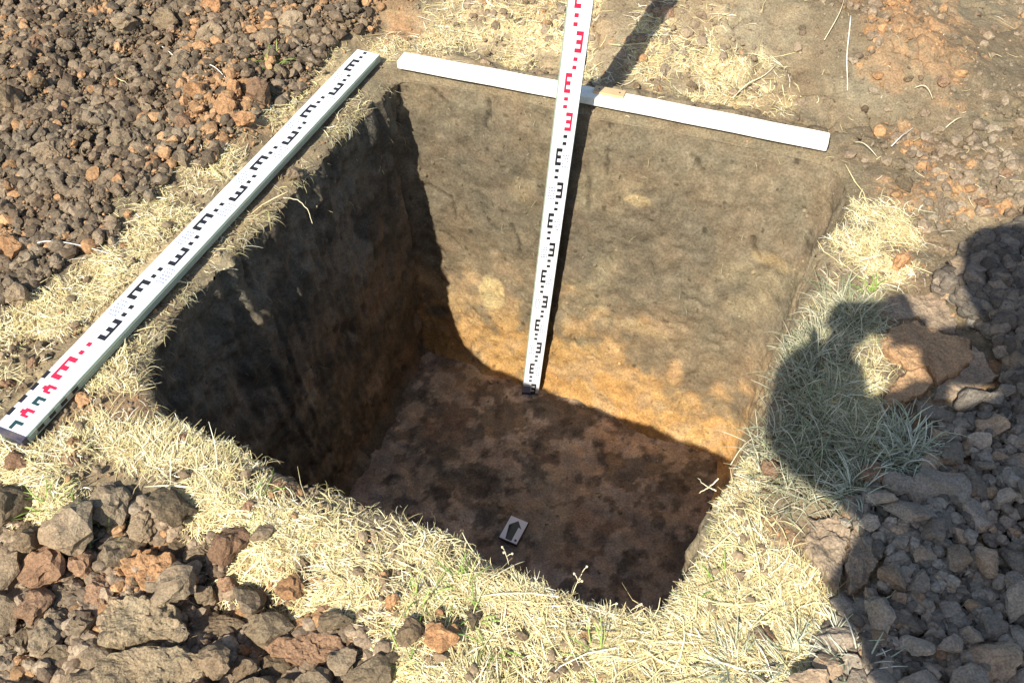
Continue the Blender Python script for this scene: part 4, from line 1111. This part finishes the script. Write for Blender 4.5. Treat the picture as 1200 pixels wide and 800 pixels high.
def fineprint(bm, side, s0, z_, w):
    """rows of tiny illegible dashes as printed beside every decimetre"""
    r = random.Random(int(s0 * 1000))
    x0 = .08 * w if side < 0 else -.38 * w
    for row in range(5):
        x = x0; yy = s0 - .004 - row * .0085
        while x < x0 + .28 * w:
            l = r.uniform(.002, .005); rect(bm, x, x + l, yy, yy + .0040, z_); x += l + .0018

def staff(name, label, Mw, length, w, th, lo_fn, marks):
    t = empty(name, label, 'levelling staff', Mw)
    bm = bmesh.new(); box_bm(bm, -w / 2, w / 2, 0.0, length, -th, 0)
    for f in bm.faces: f.material_index = 0
    bmesh.ops.bevel(bm, geom=list(bm.edges), offset=.0022, segments=3, affect='EDGES', profile=.6)
    o = bm_obj('body', bm, M_side, t)
    bm = bmesh.new(); box_bm(bm, -w / 2 + .0012, w / 2 - .0012, 0.0015, length - .0015, -.002, .0006)
    bm_obj('scale_face', bm, M_white, t)
    marks(t, w)
    return t

def side_grooves(t, w, th, length):
    for sx in (-1, 1):
        bm = bmesh.new()
        x0, x1 = (w / 2 - .0006, w / 2 + .0009) if sx > 0 else (-w / 2 - .0009, -w / 2 + .0006)
        box_bm(bm, x0, x1, .02, length - .01, -th * .30, -th * .18); box_bm(bm, x0, x1, .02, length - .01, -th * .86, -th * .74)
        bm_obj('side_rib', bm, M_side, t)

# vertical staff in the pit
vb = np.array([0.0572831788, 1.71160014, -1.01803469]); vd = np.array([0.0616873260, -0.0195441864, 1.0]); vd /= np.linalg.norm(vd)
Yax = Vector(vd); Zax = Vector((-.06, -1, 0)); Zax = (Zax - Yax * Zax.dot(Yax)).normalized(); Xax = Yax.cross(Zax).normalized()
Mv = Matrix.Identity(4)
for i in range(3): Mv[i][0] = Xax[i]; Mv[i][1] = Yax[i]; Mv[i][2] = Zax[i]; Mv[i][3] = vb[i]
WV, TV, LV = .051, .030, 2.42
def e_part(t, side, s0, w, mat, nm='scale_mark'):
    b_ = bmesh.new(); shape_E(b_, side, s0, .0011, w); bmesh.ops.remove_doubles(b_, verts=b_.verts, dist=1e-5); bm_obj(nm, b_, mat, t)
def marks_v(t, w):
    blk, red, pale, pink = bmesh.new(), bmesh.new(), bmesh.new(), bmesh.new()
    k = 0
    while k * .1 + .08 < LV:
        side = 1 if k % 2 == 0 else -1
        meter = int(k // 10) % 2
        e_part(t, side, k * .1 + .002, w, M_red if meter else M_black)
        if k: dots(red if meter and k % 10 else blk, side, k * .1, .0011, w); fineprint(pink if meter else pale, side, k * .1 + .035, .0011, w)
        k += 1
    bm_obj('centimetre_dots', blk, M_black, t, kind='stuff'); bm_obj('centimetre_dots', red, M_red, t, kind='stuff')
    bm_obj('fine_print', pale, M_pale, t, kind='stuff'); bm_obj('fine_print', pink, M_pink, t, kind='stuff')
    bm = bmesh.new(); box_bm(bm, -w / 2 + .0015, -.002, .004, .036, .0006, .0010)
    bm_obj('grey_label', bm, M_pale, t)
    bm = bmesh.new(); box_bm(bm, -w / 2 - .001, w / 2 + .001, -.006, .004, -.031, .0014); bm_obj('foot_cap', bm, M_cap, t, bevel=.001)
    for s0 in (1.18,):                        # telescopic joint with its button
        bm = bmesh.new(); box_bm(bm, w / 2 - .001, w / 2 + .003, s0 - .012, s0 + .012, -.022, -.008); bm_obj('lock_button', bm, M_black, t, bevel=.001)
tv = staff('levelling_staff', 'white levelling staff standing upright in the pit and leaning on the lath', Mv, LV, WV, TV, None, marks_v)
side_grooves(tv, WV, TV, LV)

# staff lying along the left rim; scale counted from its far (upper right) end
a = U(432, 61, .026)[:2]; b = U(7, 511, .026)[:2]
e = (b - a) / np.linalg.norm(b - a); LL = float(np.linalg.norm(b - a)); print('lying staff length', LL, 'pts', a, b)
# zero so that the red E centre falls where it stands
rc = U(72, 430, .026)[:2]; s_red = float((rc - a) @ e); print('red at', s_red)
Yl = Vector((e[0], e[1], 0)); Zl = Vector((0, 0, 1)); Xl = Yl.cross(Zl)
Ml = Matrix.Identity(4); cen = a
for i in range(3): Ml[i][0] = Xl[i]; Ml[i][1] = Yl[i]; Ml[i][2] = Zl[i]
Ml[0][3], Ml[1][3], Ml[2][3] = a[0], a[1], .026
WL, TL = .062, .018
def marks_l(t, w):
    blk, red, tea, pale, pink = [bmesh.new() for _ in range(5)]
    for k in range(11):
        s0 = s_red - .025 - k * .1
        side = 1 if k % 2 == 0 else -1
        if s0 > .0: e_part(t, side, s0, w, M_red if k == 0 else M_black)
        if s0 > .03: dots(red if k == 0 else blk, side, s0, .0011, w)
        if s0 > .06: fineprint(pink if k == 0 else pale, side, s0 - .004, .0011, w)
    s1 = s_red + .035
    for i in range(4):                         # small stepped marks at the near end
        bmx = bmesh.new(); s0 = s1 + .003 + i * .0262
        rect(bmx, .02 * w, .07 * w + .004, s0, s0 + .017, .0011)
        rect(bmx, -.16 * w, .02 * w, s0, s0 + .006, .0011)
        if i != 3: rect(bmx, -.10 * w, .02 * w, s0 + .012, s0 + .017, .0011)
        if i in (0, 2): rect(bmx, .07 * w + .004, .22 * w, s0 + .004, s0 + .012, .0011)
        bm_obj('step_mark', bmx, (M_red, M_teal)[i % 2], t)
    for i in range(4):
        s0 = s1 - .020 + i * .0275
        for u0, u1, a0, a1, z0, z1 in ((w / 2 - .007, w / 2 + .0006, 0, .016, -.012, .0010), (-w / 2 - .0006, -w / 2 + .0004, .004, .018, -.016, -.003)):
            q_ = bmesh.new(); box_bm(q_, u0, u1, s0 + a0, s0 + a1, z0, z1); bm_obj('edge_block', q_, M_black, t)
    bm_obj('centimetre_dots', blk, M_black, t, kind='stuff'); bm_obj('centimetre_dots', red, M_red, t, kind='stuff'); tea.free()
    bm_obj('fine_print', pale, M_pale, t, kind='stuff'); bm_obj('fine_print', pink, M_pink, t, kind='stuff')
    bm = bmesh.new(); box_bm(bm, -w / 2 - .001, w / 2 + .001, LL - .011, LL, -.019, .0016); bm_obj('end_cap', bm, M_cap, t, bevel=.001)
tl = staff('levelling_staff', 'white levelling staff lying flat along the left rim of the pit', Ml, LL, WL, TL, None, marks_l)
side_grooves(tl, WL, TL, LL)

# ------------------------------------------------------------------ white lath behind the back wall
la = U(469, 66, .025)[:2]; lb = U(972, 162, .025)[:2]
le = (lb - la) / np.linalg.norm(lb - la); LLt = float(np.linalg.norm(lb - la)); print('lath', LLt)
Mt = Matrix.Identity(4); Xt = Vector((le[0], le[1], 0)); Zt = Vector((0, 0, 1)); Yt = Zt.cross(Xt)
for i in range(3): Mt[i][0] = Xt[i]; Mt[i][1] = Yt[i]; Mt[i][2] = Zt[i]
Mt[0][3], Mt[1][3], Mt[2][3] = la[0], la[1], .004
lt = empty('lath', 'long white painted wooden lath lying along the back rim of the pit', 'wooden lath', Mt)
bm = bmesh.new()
n = 26; wl = .044; hl = .020
prev = None
for i in range(n + 1):
    xx = LLt * i / n; bow = 0.004 * math.sin(i / n * math.pi); tw = .0006 * math.sin(i * 1.3)
    ring = [bm.verts.new((xx, -wl / 2 + bow + tw, 0)), bm.verts.new((xx, wl / 2 + bow, 0)), bm.verts.new((xx, wl / 2 + bow, hl + tw)), bm.verts.new((xx, -wl / 2 + bow + tw, hl + tw))]
    if prev:
        for q in range(4): bm.faces.new((prev[q], prev[(q + 1) % 4], ring[(q + 1) % 4], ring[q]))
    else: bm.faces.new(ring[::-1])
    prev = ring
bm.faces.new(prev)
bmesh.ops.recalc_face_normals(bm, faces=bm.faces)
bmesh.ops.bevel(bm, geom=[e_ for e_ in bm.edges if abs((e_.verts[0].co - e_.verts[1].co).x) > .02 or e_.calc_face_angle(0) > 1], offset=.0016, segments=2, affect='EDGES')
bm_obj('board', bm, M_lath, lt)
kx = float((U(718, 107, .025)[:2] - la) @ le)
bm = bmesh.new(); box_bm(bm, kx - .042, kx + .030, wl / 2 - .021, wl / 2 + .006, hl - .008, hl + .005)
bm_obj('bare_wood_splice', bm, M_wood, lt, bevel=.002)
for q in (kx - .030, kx + .018):
    bm = bmesh.new(); bmesh.ops.create_cone(bm, cap_ends=True, segments=10, radius1=.002, radius2=.0018, depth=.002, matrix=Matrix.Translation((q, wl / 2 - .008, hl + .0058)))
    bm_obj('nail_head', bm, M_cap, lt)

# ------------------------------------------------------------------ arrow card on the pit floor
cc = U(602, 620, ZF + .012); q1 = U(586, 629, ZF + .012); q2 = U(600, 603, ZF + .012)   # left edge bottom / top
yv = (q2 - q1)[:2]; Lc = float(np.linalg.norm(yv)); yv /= Lc
Mc = Matrix.Identity(4); Yc = Vector((yv[0], yv[1], 0)); Xc = Yc.cross(Vector((0, 0, 1)))
tiltm = Matrix.Rotation(-.05, 4, 'X')
for i in range(3): Mc[i][0] = Xc[i]; Mc[i][1] = Yc[i]; Mc[i][2] = (0, 0, 1)[i]
Mc[0][3], Mc[1][3], Mc[2][3] = cc[0], cc[1], float(floor_h(np.array([cc[0]]), np.array([cc[1]]))[0]) + .004
cwid = float(np.linalg.norm(U(620, 611, ZF) - U(600, 603, ZF))); print('card', cwid, Lc)
ct = empty('arrow_card', 'small white card with a dark north arrow on the pit floor', 'arrow card', Mc @ tiltm)
bm = bmesh.new(); box_bm(bm, -cwid / 2 - .002, cwid / 2 + .002, -Lc / 2 - .002, Lc / 2 + .002, 0, .008)
bm_obj('backing', bm, M_cap, ct, bevel=.001)
bm = bmesh.new(); box_bm(bm, -cwid / 2, cwid / 2, -Lc / 2, Lc / 2, .008, .0092)
bm_obj('card_face', bm, flat_mat('card_white', (.90, .91, .97), rough=.4), ct)
M_arrow = flat_mat('arrow_ink', (.085, .10, .10), rough=.5)
bm = bmesh.new(); hw = cwid * .17; z_ = .0098
pts = [(-hw, -Lc * .46), (hw, -Lc * .46), (hw, Lc * .16), (hw * 2.1, Lc * .12), (0, Lc * .40), (-hw * 2.1, Lc * .12), (-hw, Lc * .16)]
bm.faces.new([bm.verts.new((a_, b_, z_)) for a_, b_ in pts]); bmesh.ops.triangulate(bm, faces=bm.faces)
bm_obj('arrow', bm, M_arrow, ct)
bm = bmesh.new(); bmesh.ops.create_circle(bm, cap_ends=True, segments=12, radius=.0035, matrix=Matrix.Translation((cwid * .36, -Lc * .38, z_)))
bm_obj('dot_mark', bm, M_arrow, ct)

# ------------------------------------------------------------------ the photographer, whose shadow falls on the right
M_coat = flat_mat('coat', (.06, .07, .10), rough=.9); M_trous = flat_mat('trousers', (.05, .05, .055), rough=.9)
M_skin = flat_mat('skin', (.50, .30, .21), rough=.6); M_hair = flat_mat('hair', (.05, .03, .02), rough=.7); M_dev = flat_mat('camera_body', (.03, .03, .03), rough=.4)
def skin_obj(name, verts, edges, radii, mat, parent, root=0):
    me = bpy.data.meshes.new(name); me.from_pydata(verts, edges, []); o = bpy.data.objects.new(name, me); C.objects.link(o); o.parent = parent
    md = o.modifiers.new('skin', 'SKIN')
    for i, sv in enumerate(me.skin_vertices[0].data):
        r = radii[i]; sv.radius = r if isinstance(r, tuple) else (r, r); sv.use_root = (i == root)
    sb_ = o.modifiers.new('sub', 'SUBSURF'); sb_.levels = 2; sb_.render_levels = 2
    me.materials.append(mat); return o
pr = empty('person', 'photographer in a dark coat bending over the pit, casting the large shadow at right', 'person', Matrix.Identity(4))
pelv, belly, chest, neck = (.09, -.46, .90), (.11, -.44, 1.03), (.17, -.40, 1.19), (.225, -.27, 1.32)
shL, shR = (.00, -.36, 1.27), (.42, -.32, 1.30)
elL, elR = (-.13, -.20, 1.15), (.34, -.11, 1.24)
wrL, wrR = (-.06, -.075, 1.16), (.085, -.065, 1.18)
hipL, hipR = (.06, -.46, .90), (.24, -.46, .90)
knL, knR = (.04, -.42, .50), (.28, -.44, .50)
anL, anR = (.03, -.50, .08), (.30, -.52, .08)
toL, toR = (.01, -.34, .04), (.31, -.36, .04)
arM = (-.10, -.13, 1.20)
V_ = [pelv, belly, chest, neck, shL, elL, wrL, shR, elR, wrR, hipL, knL, anL, toL, hipR, knR, anR, toR, (.215, -.19, 1.38), arM]
E_ = [(0, 1), (1, 2), (2, 3), (3, 18), (2, 4), (4, 5), (5, 19), (19, 6), (2, 7), (7, 8), (8, 9), (0, 10), (10, 11), (11, 12), (12, 13), (0, 14), (14, 15), (15, 16), (16, 17)]
R_ = [(.20, .15), (.19, .15), (.20, .15), .065, .085, .085, .048, .085, .072, .048, .10, .065, .045, .038, .095, .065, .045, .038, .05, .095]
skin_obj('body', V_, E_, R_, M_coat, pr)
bm = bmesh.new(); bmesh.ops.create_icosphere(bm, subdivisions=4, radius=1.0)
for v in bm.verts:
    x_, y_, z_ = v.co
    s = 1 - .22 * max(0, -z_) ** 1.3; v.co = Vector((x_ * .086 * s, y_ * .106 * (1 - .1 * max(0, -z_)), z_ * .118))
    if y_ > .85 and abs(x_) < .25 and -.35 < z_ < .1: v.co.y += .018 * (1 - abs(x_) / .25)
    if y_ > .8 and .05 < z_ < .25 and .2 < abs(x_) < .5: v.co.y -= .008
    if y_ > .8 and -.6 < z_ < -.45 and abs(x_) < .3: v.co.y += .005
hd = bm_obj('head', bm, M_skin, pr); hd.location = (.175, -.145, 1.45); hd.rotation_euler = (-.55, 0, .45)
for f in hd.data.polygons: f.use_smooth = True
bm = bmesh.new(); bmesh.ops.create_icosphere(bm, subdivisions=3, radius=1.0)
bmesh.ops.delete(bm, geom=[v for v in bm.verts if (v.co.y > .35 and v.co.z < .45) or v.co.z < -.45], context='VERTS')
for v in bm.verts: v.co = Vector((v.co.x * .096, v.co.y * .116 - .004, v.co.z * .130 + .004))
hr = bm_obj('hair', bm, M_hair, pr); hr.location = hd.location; hr.rotation_euler = hd.rotation_euler
def hand(wr, dirv, sgn):
    wr = Vector(wr); d = Vector(dirv).normalized(); s = d.cross(Vector((0, 0, 1))).normalized() * sgn
    pc = wr + d * .045; vs__ = [tuple(wr), tuple(pc)]; es = [(0, 1)]; rr = [.026, (.034, .018)]
    for i, (o_, ln) in enumerate(((-.030, .055), (-.010, .070), (.010, .076), (.030, .070))):
        b_ = pc + s * o_ + d * .022; m_ = b_ + d * ln * .45 + Vector((0, 0, .006)); t_ = m_ + d * ln * .25 - Vector((0, 0, ln * .3))
        k_ = len(vs__); vs__ += [tuple(b_), tuple(m_), tuple(t_)]; es += [(1, k_), (k_, k_ + 1), (k_ + 1, k_ + 2)]; rr += [.0095, .0085, .007]
    b_ = wr + d * .02 + s * .035; t_ = b_ + s * .018 + d * .035; k_ = len(vs__)
    vs__ += [tuple(b_), tuple(t_)]; es += [(0, k_), (k_, k_ + 1)]; rr += [.012, .009]
    skin_obj('hand', vs__, es, rr, M_skin, pr)
hand(wrL, (.02, .035, .03), -1); hand(wrR, (-.02, .035, .03), 1)
bm = bmesh.new(); box_bm(bm, -.052, .052, -.032, .032, .012, .038); dv = bm_obj('compact_camera', bm, M_dev, bevel=.004, label='small black compact camera held by the photographer above the pit', category='camera')
dv.matrix_world = cam.matrix_world.copy()
print('objects', len(bpy.data.objects))
